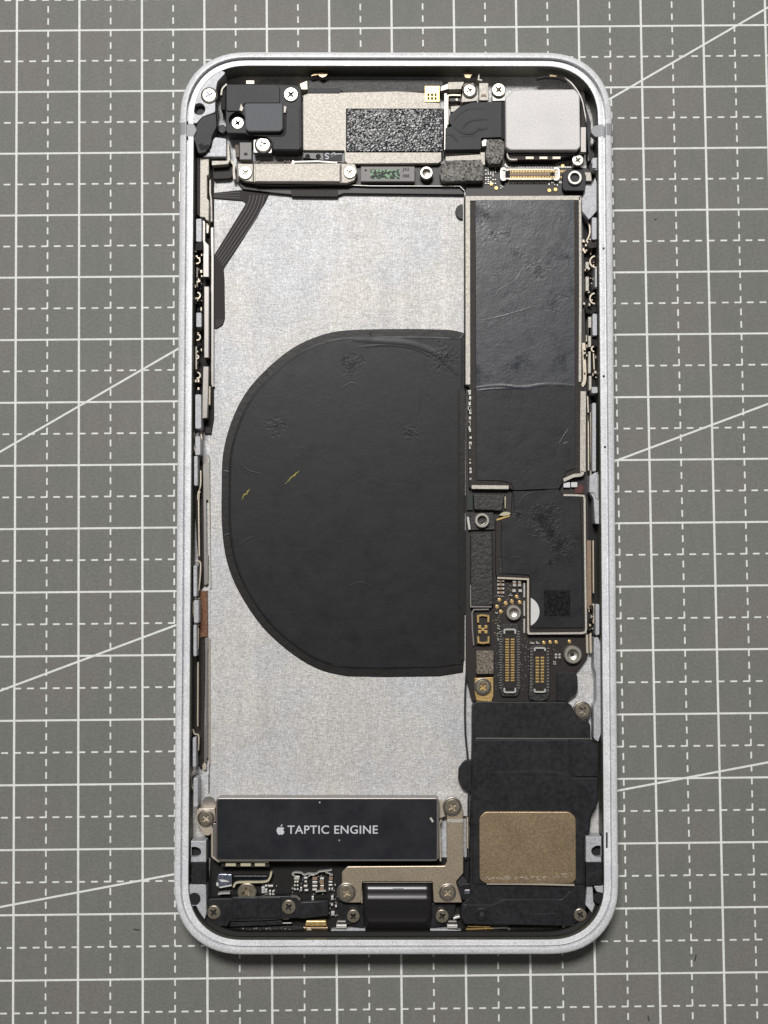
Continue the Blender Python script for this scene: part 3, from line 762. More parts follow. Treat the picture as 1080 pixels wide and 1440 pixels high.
chip = plate('coded_chip', TR('t3', 165, 205, 618, 330), 3.7, 2.2, m_chip, strip_b, bev=.05)
plate('code_patch', TR('t3', 246, 230, 495, 310), 3.72, 3.6, m_pad, strip_b, bev=0)
plate('pin_mark', circ(*TC('t3', 205, 237), TS('t3', 10), 8), 3.72, 3.6, m_ink, strip_b, bev=0)
post('t3', 718, 258, 58, 3.9, strip_b)
bx = Boxes()
for k in range(26):
    x, y = RND.uniform(240, 620), RND.uniform(150, 176)
    bx.box(TR('t2', x, y, x + 7, y + 9), 2.9, 2.4)
bx.build('board_bits', m_ceram, strip_b)
plate('grey_cap', T('t2', (545, 150), (575, 160), (560, 185), (538, 182)), 3.2, 2.4, m_solder, strip_b)

# right top: flex, foams, brackets, camera
fx = plate('camera_flex', fillet(T('t4', (150, 760), (235, 740), (180, 690), (200, 600), (330, 490), (480, 440), (850, 430), (905, 440), (905, 880), (600, 890), (600, 1035), (145, 1040)), 2), 4.1, 2.2, m_dgrey, phone, bev=.06)
sp = []
for pth, w, h in ((((240, 700), (330, 580), (470, 520), (665, 520)), 30, -.0), (((235, 720), (280, 630), (380, 550), (480, 520), (665, 522)), 22, .10), (((345, 800), (400, 720), (500, 665), (690, 655)), 26, .16), (((245, 750), (340, 820), (420, 840), (500, 830), (560, 790), (660, 775), (670, 740)), 26, .18),
                  (((540, 770), (600, 765)), 16, .1), (((150, 850), (210, 850), (260, 890), (310, 950)), 26, .14), (((310, 880), (560, 860)), 14, .08)):
    if h > 0: sp.append((T('t4', *pth), w / 9, 4.1, h))
ridges('embossed_lines', sp, m_dgrey, fx, kind='stuff')
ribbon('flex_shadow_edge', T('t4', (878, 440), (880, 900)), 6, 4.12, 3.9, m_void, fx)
plate('silver_patch', T('t4', (215, 490), (340, 480), (260, 560), (215, 560)), 3.5, 2, m_steel, fx)
ribbon('shield_frame', T('t4', (150, 1040), (152, 345), (165, 345)), 4, 3.7, 2, m_shadowgrey, fx)
ribbon('shield_frame', smoothpath(T('t4', (175, 720), (175, 400), (200, 350), (340, 350))), 2, 3.7, 2, m_steelw, fx)
plate('dark_window', TR('t4', 195, 365, 340, 430), 3.2, 2.2, m_pcb, fx)
plate('glue_dot', circ(*TC('t4', 290, 405), TS('t4', 18), 10), 3.4, 3.0, m_steelw, fx)
fb = plate('flat_bracket', T('t4', (185, 190), (380, 185), (345, 250), (345, 440), (550, 420), (540, 250), (500, 195), (400, 200), (350, 265), (190, 270)), 4.0, 2, m_steel, phone, rnd=1)
plate('bracket_tail', T('t4', (85, 240), (180, 200), (190, 270), (85, 300)), 3.8, 2, m_shadowgrey, fb)
screw('t4', 455, 290, 80, 4.3, fb, seat=True, rot=.15)
plate('upright_bracket', T('t4', (575, 195), (690, 195), (690, 415), (575, 415)), 3.9, 2, m_steel, phone, rnd=1, label='small upright steel bracket')
ribbon('ground_wire', T('t4', (575, 80), (565, 150), (610, 160)), 2, 4.2, 3.6, m_steel, fb)
plate('bracket_dimple', circ(*TC('t4', 632, 370), TS('t4', 38), 14, math.pi, 2 * math.pi), 3.96, 3.8, m_ceram, fb, bev=0)
screw('B', 477, 225, 34, 4.3, fb, rot=.6)
plate('screw_lug', T('t4', (740, 330), (900, 300), (905, 420), (740, 425)), 3.9, 2, m_shadowgrey, fb)
fo = plate('foam_pad', T('B', (212, 565), (270, 555), (395, 555), (408, 590), (405, 655), (340, 655), (205, 660), (196, 620)), 4.2, 2.2, m_foam, phone, bev=.2, rnd=4)
fo2 = plate('foam_pad', T('t4', (670, 905), (850, 905), (895, 940), (895, 1080)) + T('B', (500, 545), (480, 575), (430, 575), (415, 540)), 4.5, 2.2, m_foam, phone, bev=.2, rnd=2)
plate('foam_tongue', T('t4', (605, 930), (640, 905), (680, 910), (680, 990), (610, 1000)), 4.0, 2.2, m_shadowgrey, fo2, rnd=1)
plate('silver_tab', TR('B', 390, 520, 412, 580), 3.4, 2.2, m_steel, fo2)
plate('silver_tab', T('B', (225, 540), (390, 530), (395, 556), (225, 562)), 3.6, 2.2, m_steel, fo)
cm = plate('camera_module', T('B', (508, 262), (545, 226), (580, 222), (838, 220), (862, 248), (866, 492), (850, 510), (530, 510), (510, 495)), 5.5, 2.0, m_can, phone, bev=.18, rnd=2, label='silver rear camera can')
plate('camera_frame', T('t5', (355, 115), (985, 112), (985, 150), (775, 180), (770, 198), (400, 198), (360, 175)), 4.2, 2.0, m_recess, cm, rnd=1.5)
ribbon('frame_lip', smoothpath(T('t5', (362, 120), (364, 170), (385, 192), (440, 194))), 2, 4.25, 3.5, m_steel, cm)
ribbon('frame_lip', T('t5', (385, 155), (900, 152)), 1.2, 4.3, 3.8, m_shadowgrey, cm)
plate('frame_window', TR('t5', 385, 122, 930, 150), 4.24, 4.0, m_recess, cm, bev=0)
for x in (440, 550, 655): plate('frame_slot', TR('t5', x + 68, 172, x + 130, 190), 4.24, 4.1, m_steelw, cm, bev=0)
plate('side_plate', TR('B', 866, 400, 892, 520), 4.4, 2.0, m_shadowgrey, cm)
plate('dark_side', T('B', (868, 225), (885, 240), (895, 400), (868, 400)), 3.6, 1.9, m_recess, cm)
ribbon('antenna_spring', smoothpath(T('B', (790, 165), (830, 200), (868, 260), (885, 330), (900, 420), (905, 560))), 1.6, 4.2, 3.2, m_shadowgrey, cm)
ribbon('antenna_spring', T('B', (660, 168), (700, 160), (770, 165), (800, 180)), 1.4, 4.2, 3.2, m_recess, cm)
plate('black_corner', T('B', (890, 300), (915, 380), (912, 500), (935, 560), (905, 560), (895, 420)), 4.4, 1.9, m_black, cm)

# ------------------------------------------------------------------ logic board
BZ = 2.5
board = plate('logic_board', fillet([(655, 236), (845, 236), (842, 262), (824, 268), (820, 300), (827, 680), (830, 895), (826, 925), (812, 944), (798, 947), (790, 985), (700, 990), (663, 985), (655, 950), (655, 700)], 3), BZ, 1.75, m_pcb, phone, bev=.04, label='brown-black main circuit board')
# camera connector field
cb = plate('connector_body', TR('t5', 312, 265, 772, 355), 3.3, BZ - .1, m_shadowgrey, board, bev=.05, rnd=1.2)
plate('connector_well', TR('t5', 345, 285, 740, 340), 3.33, 3.1, m_void, board, bev=0)
plate('connector_core', TR('t5', 380, 298, 705, 325), 3.5, 3.2, m_ceram, board, bev=.03)
ribbon('connector_rail', T('t5', (372, 274), (712, 274)), 2.2, 3.45, 3.2, m_steelw, board)
ribbon('connector_rail', T('t5', (372, 350), (712, 350)), 2.2, 3.45, 3.2, m_steelw, board)
for pth in (((345, 270), (318, 270), (312, 310), (318, 352), (345, 352)), ((735, 268), (765, 268), (772, 310), (765, 350), (735, 352))):
    ribbon('connector_cap', smoothpath(T('t5', *pth)), 3.0, 3.55, 3.2, m_solder, board)
bx = Boxes(); by = Boxes()
for k in range(43):
    x = 385 + k * 12.6
    by.box(TR('t5', x, 280, x + 5, 297), 3.4, 3.2); by.box(TR('t5', x, 327, x + 5, 343), 3.4, 3.2)
    bx.box(TR('t5', x - 15, 364, x - 8, 384), 2.7, 2.4); bx.box(TR('t5', x - 15, 250, x - 8, 262), 2.7, 2.4)
by.build('contact_pins', m_gold, board); bx.build('solder_feet', m_solder, board)
for (tl, x, y, r) in (('t5', 803, 245, 17), ('t5', 232, 390, 16), ('t5', 272, 423, 17), ('t5', 697, 442, 17), ('t5', 746, 435, 17)):
    put('test_pad', DOT, TC(tl, x, y), 2.62, TS(tl, r) / 9.15, board)
bx = Boxes()
for j in range(9):
    for i in range(5):
        if RND.random() < .75: bx.box(TR('t5', 185 + i * 19, 262 + j * 15, 194 + i * 19, 269 + j * 15), 2.75, 2.4)
for (x, y) in ((340, 230), (352, 242), (745, 228), (762, 240), (690, 385), (735, 385), (755, 390)): bx.box(TR('t5', x, y, x + 9, y + 14), 2.75, 2.4)
for (x, y) in ((305, 400), (318, 410), (305, 420)): bx.box(TR('t5', x, y, x + 8, y + 6), 2.75, 2.4)
bx.build('chip_parts', m_solder, board)
plate('post_base', fillet(T('r1', (120, 250), (180, 200), (440, 200), (480, 300), (465, 500), (440, 520), (150, 520), (120, 480)), 3), 3.6, 2, m_dgrey, board, bev=.08)
post('r1', 305, 322, 118, 4.0, board)
screw('r1', 352, 58, 92, 3.9, board, rot=.35)
plate('steel_pin', T('r1', (440, 240), (560, 240), (562, 370), (470, 370)), 3.2, 2, m_steel, board, rnd=1)

plate('round_tab', circ(*TC('D', 128, 156), TS('D', 44), 16, math.pi / 2, 3 * math.pi / 2), 2.3, 1.75, m_foamd, board, bev=.05)
plate('gap_shade', TR('E', 121, 402, 163, 495), 2.2, 1.75, m_void, board, bev=0)  # black plates paint the deep shade in the slots beside the board
plate('gap_shade', T('E', (121, 605), (166, 605)) + T('F', (172, 262), (125, 262)), 2.2, 1.75, m_void, board, bev=0)
plate('gap_shade', TR('F', 150, 475, 200, 620), 2.4, 1.75, m_void, board, bev=0)
# large shield with graphite tape
Z1 = 3.6
sh_out = fillet(T('D', (137, 64), (815, 62), (820, 90), (808, 1160)) + T('r3', (400, 860), (470, 980)) + T('r4', (468, 900), (440, 985), (385, 960), (290, 990), (140, 1035)) + T('E', (690, 365), (430, 375), (405, 362), (190, 362), (172, 345)) + T('D', (165, 1180), (137, 1170)), 2)
big = plate('large_shield', sh_out, Z1 - .12, BZ - .1, m_recess, board, bev=.06)
ribbon('shield_rim', T('D', (158, 1165), (157, 78), (812, 76)), 6.2, Z1 + .06, BZ, m_steel, board)
ribbon('shield_rim', T('D', (813, 70), (815, 600), (812, 1150)), 3.4, Z1 + .06, BZ, m_steel, board)
ribbon('shield_rim', T('r3', (435, 975), (430, 1436)) + T('r4', (428, 900)), 7.6, Z1 + .06, BZ, m_steel, board)
ribbon('shield_rim', smoothpath(T('r4', (425, 890), (400, 945), (290, 960), (180, 1010), (135, 1030))), 4.5, Z1 + .06, BZ, m_steel, board)
ribbon('shield_rim', smoothpath(T('r3', (440, 240), (450, 500), (455, 800), (410, 900))), 4.5, Z1 - .4, BZ, m_steelw, board)
ribbon('shield_rim', T('E', (162, 0), (170, 355)), 2.4, Z1, BZ, m_recess, board)
ribbon('shield_rim', T('E', (180, 352), (395, 354)), 5.0, Z1 + .06, BZ, m_steel, board)
bx = Boxes()
for k in range(16):
    y = 1180 + RND.uniform(0, 230)
    bx.box(TR('D', 158 + RND.uniform(0, 14), y, 170 + RND.uniform(0, 8), y + RND.uniform(8, 26)), Z1 + .08, BZ)
for k in range(12):
    y = RND.uniform(5, 300); bx.box(TR('E', 163 + RND.uniform(0, 8), y, 174 + RND.uniform(0, 6), y + RND.uniform(6, 20)), Z1 + .06, BZ)
bx.build('solder_flecks', m_solder, board)
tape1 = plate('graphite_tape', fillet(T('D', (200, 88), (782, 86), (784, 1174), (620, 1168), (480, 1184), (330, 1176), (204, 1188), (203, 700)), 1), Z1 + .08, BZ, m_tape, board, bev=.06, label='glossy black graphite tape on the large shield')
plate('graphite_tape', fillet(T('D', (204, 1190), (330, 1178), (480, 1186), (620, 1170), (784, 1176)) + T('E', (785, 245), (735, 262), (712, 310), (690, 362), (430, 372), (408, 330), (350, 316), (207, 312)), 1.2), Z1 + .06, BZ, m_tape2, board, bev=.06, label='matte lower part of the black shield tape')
sp = []
for pth, w, h in ((((205, 1185), (330, 1172), (480, 1182), (620, 1165), (782, 1172)), 22, .10), (((210, 1200), (320, 1190), (430, 1188)), 12, .06), (((210, 795), (330, 772), (420, 748), (520, 718), (600, 700)), 7, .05),
                  (((320, 650), (345, 610), (420, 570), (465, 510), (485, 470)), 6, .05), (((640, 632), (700, 640), (752, 660), (700, 680)), 6, .06),
                  (((610, 715), (650, 725), (700, 742)), 7, .06), (((345, 160), (365, 150), (375, 165)), 6, .05), (((520, 480), (560, 470), (600, 490)), 6, .04), (((540, 505), (590, 490), (650, 520)), 6, .04)):
    sp.append((T('D', *pth), w / 4.15, Z1 + .08, h))
for k in range(0):
    x, y = 205 + abs(RND.gauss(0, 50)), 95 + abs(RND.gauss(60, 80))
    sp.append((T('D', (x, y), (x + RND.uniform(5, 22), y + RND.uniform(-10, 10)), (x + RND.uniform(18, 35), y + RND.uniform(-14, 14))), 1.8, Z1 + .08, .035))
for k in range(7):
    x, y = 400 + k * 26, 750 - k * 8
    sp.append((T('D', (x, y - 8), (x + 4, y), (x + 2, y + 8)), 1.4, Z1 + .08, .04))
sp.append((T('E', (690, 100), (715, 60), (745, 12)), 1.6, Z1 + .08, .04)); sp.append((T('E', (715, 100), (745, 90)), 1.4, Z1 + .08, .04))
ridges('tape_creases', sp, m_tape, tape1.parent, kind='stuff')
# small parts between the shields
bx = Boxes()
bx.box(TR('r4', 135, 1060, 235, 1140), 3.1, 2.4, .05); bx.build('chip_part', m_bandlight, board, kind=None)
plate('chip_part', TR('r4', 250, 1060, 345, 1135), 3.1, 2.4, m_wsticker, board, rnd=1)
plate('red_flux', T('r4', (310, 1150), (400, 1090), (440, 1130), (430, 1225), (300, 1230)), 2.8, 2.4, mat('red_brown_flux', (96, 50, 44), .4, 0, var=.4, vsc=3), board)
# second shield
Z2 = 3.45
plate('small_shield', fillet(T('p1', (455, 480), (660, 430), (680, 100)) + T('r4', (0, 1190), (130, 1225), (440, 1235), (470, 1290)) + T('F', (850, 100), (848, 388), (505, 386), (503, 60), (325, 45)) + T('p1', (450, 1200)), 2), Z2 - .1, BZ - .1, m_recess, board, bev=.05)
ribbon('shield_rim', smoothpath(T('r4', (135, 1255), (400, 1262), (450, 1290), (455, 1436)), 4)[:-1] + T('r5', (460, 0), (468, 700), (478, 1330), (470, 1395), (400, 1408)) + T('F', (515, 378), (508, 350)), 2.6, Z2 + .1, BZ, m_steel, board)
ribbon('shield_rim', T('F', (510, 378), (509, 60), (330, 52)), 2.4, Z2 + .08, BZ, m_steelw, board)
ribbon('shield_rim', T('p1', (465, 490), (530, 470), (640, 435)), 2.2, Z2 + .08, BZ, m_gold, board)
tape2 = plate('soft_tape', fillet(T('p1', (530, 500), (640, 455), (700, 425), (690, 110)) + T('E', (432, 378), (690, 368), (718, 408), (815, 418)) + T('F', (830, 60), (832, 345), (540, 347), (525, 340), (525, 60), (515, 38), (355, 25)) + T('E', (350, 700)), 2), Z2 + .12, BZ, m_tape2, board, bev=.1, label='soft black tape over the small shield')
sp = []
for k in range(0):
    x = RND.gauss(620, 70); y = RND.gauss(600, 80)
    if not (450 < x < 800 and 430 < y < 780): continue
    a = RND.uniform(0, 6.28); l = RND.uniform(8, 24)
    sp.append((T('E', (x, y), (x + l * .5 * math.cos(a), y + l * .5 * math.sin(a)), (x + l * math.cos(a + .6), y + l * math.sin(a + .6))), 1.6, Z2 + .12, .045))
for pth, w, h in ((((500, 630), (560, 640), (620, 650)), 8, .05), (((425, 520), (450, 505), (475, 515)), 10, .1), (((400, 760), (440, 762), (475, 766)), 6, .04), (((440, 470), (470, 430), (500, 400), (560, 380)), 10, .05), (((480, 360), (560, 352), (640, 362), (690, 360)), 12, .08), (((620, 640), (650, 600), (665, 570)), 8, .08)):
    sp.append((T('E', *pth), w / 4.15, Z2 + .12, h))
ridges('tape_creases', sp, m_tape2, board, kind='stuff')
plate('etched_patch', TR('F', 602, 124, 756, 277), Z2 + .125, Z2, m_mottle, board, bev=0)
plate('tape_pad', T('F', (345, -60), (505, -55), (510, 30), (340, 30)), Z2 + .05, BZ, m_foamd, board, rnd=2)
bs = plate('white_sticker', circ(*TC('F', 486, 250), TS('F', 90), 20, -1.12, 1.12), Z2 + .16, Z2 + .02, m_wsticker, board, bev=0)
ribbon('board_rail', T('r5', (520, 0), (525, 900), (530, 1040)), 6, 2.9, 1.9, m_ceram, board)
ribbon('board_rail', T('r6', (385, 20), (390, 240)), 3, 3.0, 1.9, m_steelw, board); ribbon('board_rail', T('r6', (425, 0), (430, 240)), 3, 3.0, 1.9, m_steelw, board)
# lower left cluster of the board
plate('dark_foam_pad', T('p1', (150, 140), (575, 150), (540, 370), (160, 350)), 3.6, BZ, m_foamd, board, bev=.12, rnd=2)
plate('green_edge', TR('p1', 65, 150, 145, 360), 3.0, 2.0, mat('solder_mask_green', (30, 42, 36), .5), board)
plate('solder_blob', smoothpath(T('p1', (500, 430), (520, 405), (580, 380), (650, 395), (640, 420), (560, 440)), 3), 3.5, BZ, m_cream, board)
plate('solder_blob', T('p1', (570, 180), (590, 170), (590, 330), (575, 340)), 3.4, BZ, m_cream, board, rnd=1)
plate('post_base', T('p1', (110, 400), (420, 390), (440, 620), (110, 630)), 3.0, BZ, m_foamd, board, rnd=1)
post('p1', 268, 497, 105, 3.6, board)
plate('dark_foam_pad', T('p1', (115, 690), (400, 660)) + T('p2', (350, 330), (100, 340), (95, 20)), 3.6, BZ, m_foamd, board, bev=.12, rnd=2)
ribbon('pad_rim', T('p1', (405, 650), (408, 1000)) + T('p2', (345, 330)), 1.8, 3.3, BZ, m_recess, board)
ribbon('pad_rim', T('p2', (96, 100), (98, 345), (330, 345)), 2.0, 3.55, BZ, m_shadowgrey, board)
ribbon('solder_edge', T('p1', (75, 450), (100, 620)), 3, 3.4, 2, m_solder, board)
ribbon('solder_edge', T('p2', (300, 375), (130, 378), (110, 420), (115, 600), (130, 780)), 1.8, 3.2, 2, m_shadowgrey, board)
# small components
bw, bt, bg, bp = Boxes(), Boxes(), Boxes(), Boxes()
for j in range(4):
    for x in (395, 455): bw.box(TR('p2', x, 40 + j * 45, x + 18, 62 + j * 45), 3.0, 2.4)
    bt.box(TR('p2', 413, 38 + j * 45, 455, 64 + j * 45), 2.95, 2.4)
for (x, y, w, h) in ((570, 50, 36, 22), (570, 95, 36, 20), (628, 50, 34, 22), (628, 95, 34, 20), (565, 150, 36, 30), (635, 150, 36, 30)): bw.box(TR('p2', x, y, x + w, y + h), 3.0, 2.4)
for (x, y, w, h) in ((570, 72, 36, 23), (628, 72, 34, 23)): bt.box(TR('p2', x, y, x + w, y + h), 2.9, 2.4)
for k in range(8): bw.box(TR('p2', 385 + k * 11, 214 + (k % 2) * 12, 391 + k * 11, 222 + (k % 2) * 12), 2.8, 2.4)
for (x, y) in ((530, 210), (550, 212), (370, 405), (385, 412), (395, 550), (412, 560), (395, 580), (412, 590), (395, 700), (400, 715), (760, 740), (780, 745), (830, 735), (855, 745), (395, 640), (415, 630)): bw.box(TR('p2', x, y, x + 13, y + 12), 2.8, 2.4)
for (x, y, w, h) in ((690, 80, 16, 160), (690, 280, 16, 170), (690, 480, 16, 160)): bw.box(TR('p2', x, y, x + w, y + h), 2.9, 2.4)
for (x, y) in ((395, 385), (445, 385), (395, 425), (445, 425)): bw.box(TR('p3', x, y, x + 30, y + 24), 2.8, 2.4)
for (x, y) in ((375, 490), (395, 492), (375, 518), (398, 520)): bw.box(TR('p3', x, y, x + 14, y + 16), 2.8, 2.4)
for (x, y) in ((50, 225), (85, 230), (135, 225), (160, 230)): bw.box(TR('p3', x, y, x + 24, y + 20), 2.8, 2.4)
for k in range(90):
    x, y = RND.uniform(330, 700), RND.uniform(30, 640)
    if (x - 580) ** 2 + (y - 415) ** 2 < 100 ** 2 or (430 < x < 640 and y > 520): continue
    (bp if RND.random() < .6 else bt).box(TR('p2', x, y, x + RND.uniform(6, 14), y + RND.uniform(6, 14)), 2.7, 2.4)
for k in range(60):
    x, y = RND.uniform(255, 480), RND.uniform(200, 560)
    (bp if RND.random() < .7 else bt).box(TR('p3', x, y, x + RND.uniform(5, 12), y + RND.uniform(5, 12)), 2.65, 2.4)
for k in range(110):
    x, y = RND.choice(((RND.uniform(330, 700), RND.uniform(30, 330)), (RND.uniform(360, 430), RND.uniform(380, 1300)), (RND.uniform(640, 760), RND.uniform(680, 1350))))
    if (x - 580) ** 2 + (y - 415) ** 2 < 105 ** 2: continue
    q = RND.uniform(3, 8); bw.box(TR('p2', x, y, x + q, y + RND.uniform(3, 8)), 2.66, 2.4)
bw.build('resistor_ends', m_solder, board); bt.build('resistor_bodies', m_ceram, board); bp.build('board_bits', m_recess, board)
for (x, y) in ((420, 270), (490, 307), (558, 285), (648, 297), (392, 347), (435, 402), (614, 235)):
    put('test_pad', DOT, TC('p2', x, y), 2.62, TS('p2', 21) / 9.15, board)
for (x, y) in ((245, 235), (332, 228), (415, 228), (598, 218)):
    put('test_pad', DOT, TC('p3', x, y), 2.62, TS('p3', 24) / 9.15, board)
post('p2', 580, 413, 88, 3.3, board)
post('p3', 645, 400, 128, 3.3, board)
# battery connector
bc = plate('battery_connector', TR('p2', 150, 425, 320, 775), 3.0, BZ, m_pcb, board, bev=.05)
for pth in (((180, 525), (178, 450), (225, 440), (295, 450), (293, 520)), ((180, 680), (182, 745), (235, 755), (295, 745), (297, 680))):
    ribbon('gold_bracket', T('p2', *pth), 2.4, 3.5, 2.8, m_gold, board)
bx = Boxes()
for (x, y) in ((180, 555), (250, 555), (180, 610), (250, 610), (215, 585)): bx.box(TR('p2', x, y, x + 34, y + 38), 3.3, 2.8, .05)
bx.build('contact_pins', m_gold, board)
plate('light_foam_pad', TR('p2', 160, 840, 355, 1105), 3.8, BZ, m_foaml, board, bev=.15, rnd=2)
gt = plate('gold_tab', T('p2', (140, 1150), (350, 1140), (350, 1345), (330, 1410), (160, 1400), (140, 1300)), 3.0, 2.0, m_gold, board, bev=.05, rnd=1)
screw('p2', 232, 1245, 82, 3.3, board, warm_tint=True, seat=True, rot=.4)
# two board connectors
def bconn(tile, x0, x1, y0, y1, p0, p1, npins, base):
    cx = (x0 + x1) / 2
    plate('connector_seal', fillet(base, 4), 3.0, BZ - .1, m_foamd, board, bev=.12)
    plate('connector_body', TR(tile, x0, y0, x1, y1), 3.25, BZ, m_pcb, board, bev=.04, rnd=.6)
    w = x1 - x0
    h = (y1 - y0) * .07
    for s, yy in ((1, y0), (-1, y1)):
        ribbon('connector_cap', smoothpath(T(tile, (x0 + 4, yy + s * h), (x0 + 6, yy + s * 6), (cx, yy + s * 2), (x1 - 6, yy + s * 6), (x1 - 4, yy + s * h)), 3), 2.1, 3.5, 2.9, m_solder, board)
        plate('cap_well', TR(tile, x0 + w * .2, yy + s * h * .6 if s > 0 else yy - h * 1.0, x1 - w * .2, yy + h * 1.0 if s > 0 else yy - h * .6), 3.27, 3.0, m_void, board, bev=0)
    b1 = Boxes(); st = (p1 - p0) / npins
    for k in range(npins):
        y = p0 + k * st
        for xa in (x0 + w * .10, x0 + w * .58): b1.box(TR(tile, xa, y, xa + w * .32, y + st * .58), 3.42, 3.1)
    b1.build('contact_pins', m_gold, board)
    b2 = Boxes()
    for k in range(npins + 6):
        y = p0 - 3 * st + k * st
        for xa in (x0 - w * .42, x1 + w * .16): b2.box(TR(tile, xa, y, xa + w * .22, y + st * .4), 3.08, 2.9)
    b2.build('solder_feet', m_shadowgrey, board)
bconn('p2', 472, 600, 600, 1310, 705, 1195, 17, T('p2', (430, 560), (470, 535), (640, 535), (650, 700), (650, 1300), (620, 1360), (440, 1360), (425, 1300)))
bconn('p3', 115, 262, 305, 915, 428, 800, 9, T('p3', (45, 300), (90, 270), (260, 270), (330, 400), (330, 950), (300, 1020), (200, 1050), (60, 1030), (25, 980), (40, 700)))
ribbon('board_trace', T('p3', (380, 590), (375, 930)), 3.5, 2.6, 2.4, m_recess, board)

# ------------------------------------------------------------------ loudspeaker module, lower right
SZ = 4.3
spk = plate('loudspeaker_module', fillet(T('L', (148, 350), (148, 140), (172, 114), (720, 118), (752, 138), (772, 188), (800, 222), (850, 230), (866, 260), (866, 350), (900, 362), (918, 390)) + T('K', (915, 120), (872, 200), (858, 330), (834, 345), (836, 700), (845, 760), (800, 850), (700, 870), (240, 850), (90, 842), (78, 800), (80, 745), (130, 700), (130, 600)), 3), SZ - .15, 1.9, m_black, phone, bev=.15, label='black plastic loudspeaker module')
plate('speaker_lid', fillet(T('L', (150, 372), (165, 346), (735, 346), (742, 560), (768, 580), (912, 582)) + T('K', (905, 130), (862, 210), (850, 320), (825, 340), (825, 620), (150, 620)), 2), SZ + .12, SZ - .3, m_black, spk, bev=.1)
plate('corner_lid', fillet(T('L', (752, 352), (870, 352), (912, 385), (912, 570), (775, 570), (752, 548)), 2), SZ + .10, SZ - .3, m_black, spk, bev=.06)
ridges('lid_bend', [(T('L', (160, 555), (400, 548), (640, 552), (742, 570)), 8, SZ + .11, .10)], m_black, spk)
ribbon('lid_edge', T('L', (168, 338), (860, 341)), 1.4, SZ + .05, SZ - .2, m_shadowgrey, spk)
cvr = plate('cover_plate', T('K', (190, 215), (225, 180), (740, 180), (777, 215), (778, 590), (755, 615), (225, 615), (192, 590)), SZ + .55, SZ - .1, m_brown, spk, bev=.09, rnd=4, label='steel loudspeaker cover with painted brown reflection')
ribbon('glue_line', T('b3', (400, 205), (700, 205), (1080, 210)) + T('b4', (520, 222)), 2.6, SZ + .45, SZ - .1, m_steelw, spk)
bx = Boxes()
for k in range(34):
    x = 215 + RND.random() * 540; y = 572 + RND.random() * 22 - (16 if x > 640 else 0)
    l = RND.uniform(8, 26)
    bx.rib(T('K', (x, y), (x + l * .5, y + RND.uniform(-6, 6)), (x + l, y + RND.uniform(-8, 8))), RND.uniform(.7, 1.7), SZ + .57, SZ + .5)
bx.build('glue_residue', m_steelw, spk)
plate('side_tab', fillet(T('L', (150, 470), (100, 476), (66, 520), (62, 590), (85, 640), (130, 662), (150, 660)), 3), 3.0, 1.8, m_black, spk)
plate('corner_wing', fillet(T('p3', (425, 650), (680, 640), (708, 700), (715, 880), (690, 940), (600, 1000), (570, 1045), (425, 1045)), 2.5), 3.0, 1.9, m_black, spk, bev=.1)
screw('p3', 775, 1170, 108, 3.2, spk, warm_tint=True, seat=True, rot=.5)
ribbon('antenna_wire', smoothpath(T('L', (112, -60), (104, 100), (106, 300), (122, 480), (126, 660), (125, 864)) + T('K', (122, 250), (120, 440), (105, 470))), 2.2, 2.8, 2.2, m_black, phone, label='thin black antenna wire')
# lower flex pieces
pf = plate('lower_flex_plate', T('K', (90, 742), (270, 745), (330, 712), (690, 712), (740, 660), (790, 690), (770, 880), (700, 872), (100, 862), (78, 820)), SZ + .02, 2.0, m_black, phone, rnd=3, bev=.1)
plate('round_boss', circ(*TC('b3', 340, 595), TS('b3', 85)), SZ + .2, SZ - .1, m_black, pf, bev=.1)
plate('round_boss', circ(*TC('b3', 340, 595), TS('b3', 30)), SZ + .3, SZ, m_dgrey, pf, bev=.06)
ribbon('moulded_edge', T('b3', (95, 540), (150, 475), (480, 475)), 1.2, SZ + .06, SZ - .2, m_dgrey, pf)
ribbon('moulded_edge', T('b3', (520, 400), (900, 405)) + T('b4', (300, 405)), 1.2, SZ + .06, SZ - .2, m_dgrey, pf)
ribbon('moulded_edge', T('b4', (0, 590), (290, 578)), 1.2, SZ + .06, SZ - .2, m_dgrey, pf)
ml = plate('microphone_block', T('b3', (40, 230), (100, 200), (365, 205), (365, 410), (100, 415), (40, 330)), 4.0, 2, m_black, phone, rnd=2, bev=.1)
plate('mirror_window', T('b3', (115, 285), (160, 275), (230, 285), (240, 335), (115, 335)), 4.04, 3.9, m_clear, ml, rnd=2, bev=.03)
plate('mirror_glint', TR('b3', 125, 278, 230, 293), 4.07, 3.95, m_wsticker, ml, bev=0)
plate('grey_wedge', T('b3', (20, 190), (90, 100), (165, 180), (100, 215), (40, 225)), 3.6, 2, m_dgrey, ml)
screw('K', 803, 806, 39, 4.4, spk, warm_tint=True, rot=.9)
plate('glue_drop', T('b4', (450, 780), (500, 720), (560, 720), (570, 745), (470, 800)), 3.0, 1.8, m_wsticker, spk, rnd=2)
plate('solder_pellet', circ(*TC('b4', 400, 745), TS('b4', 38), 14), 3.2, 1.8, m_shadowgrey, spk)
bx = Boxes()
bx.rib(T('b3', (160, 745), (440, 752)), 1.4, 3.2, 2.2); bx.rib(T('b3', (140, 780), (480, 770)), 1.4, 3.0, 2.2)
bx.build('gold_wires', m_gold, pf)
ribbon('port_gasket', smoothpath(T('b3', (100, 812), (400, 810), (640, 800), (690, 780), (640, 762), (470, 770))), 2, 2.9, 2.2, m_shadowgrey, pf)
plate('lower_seal', T('b3', (700, 740), (1080, 740)) + T('b4', (330, 730), (330, 820), (0, 850)) + T('b3', (700, 850)), 2.6, 1.7, m_foamd, pf)

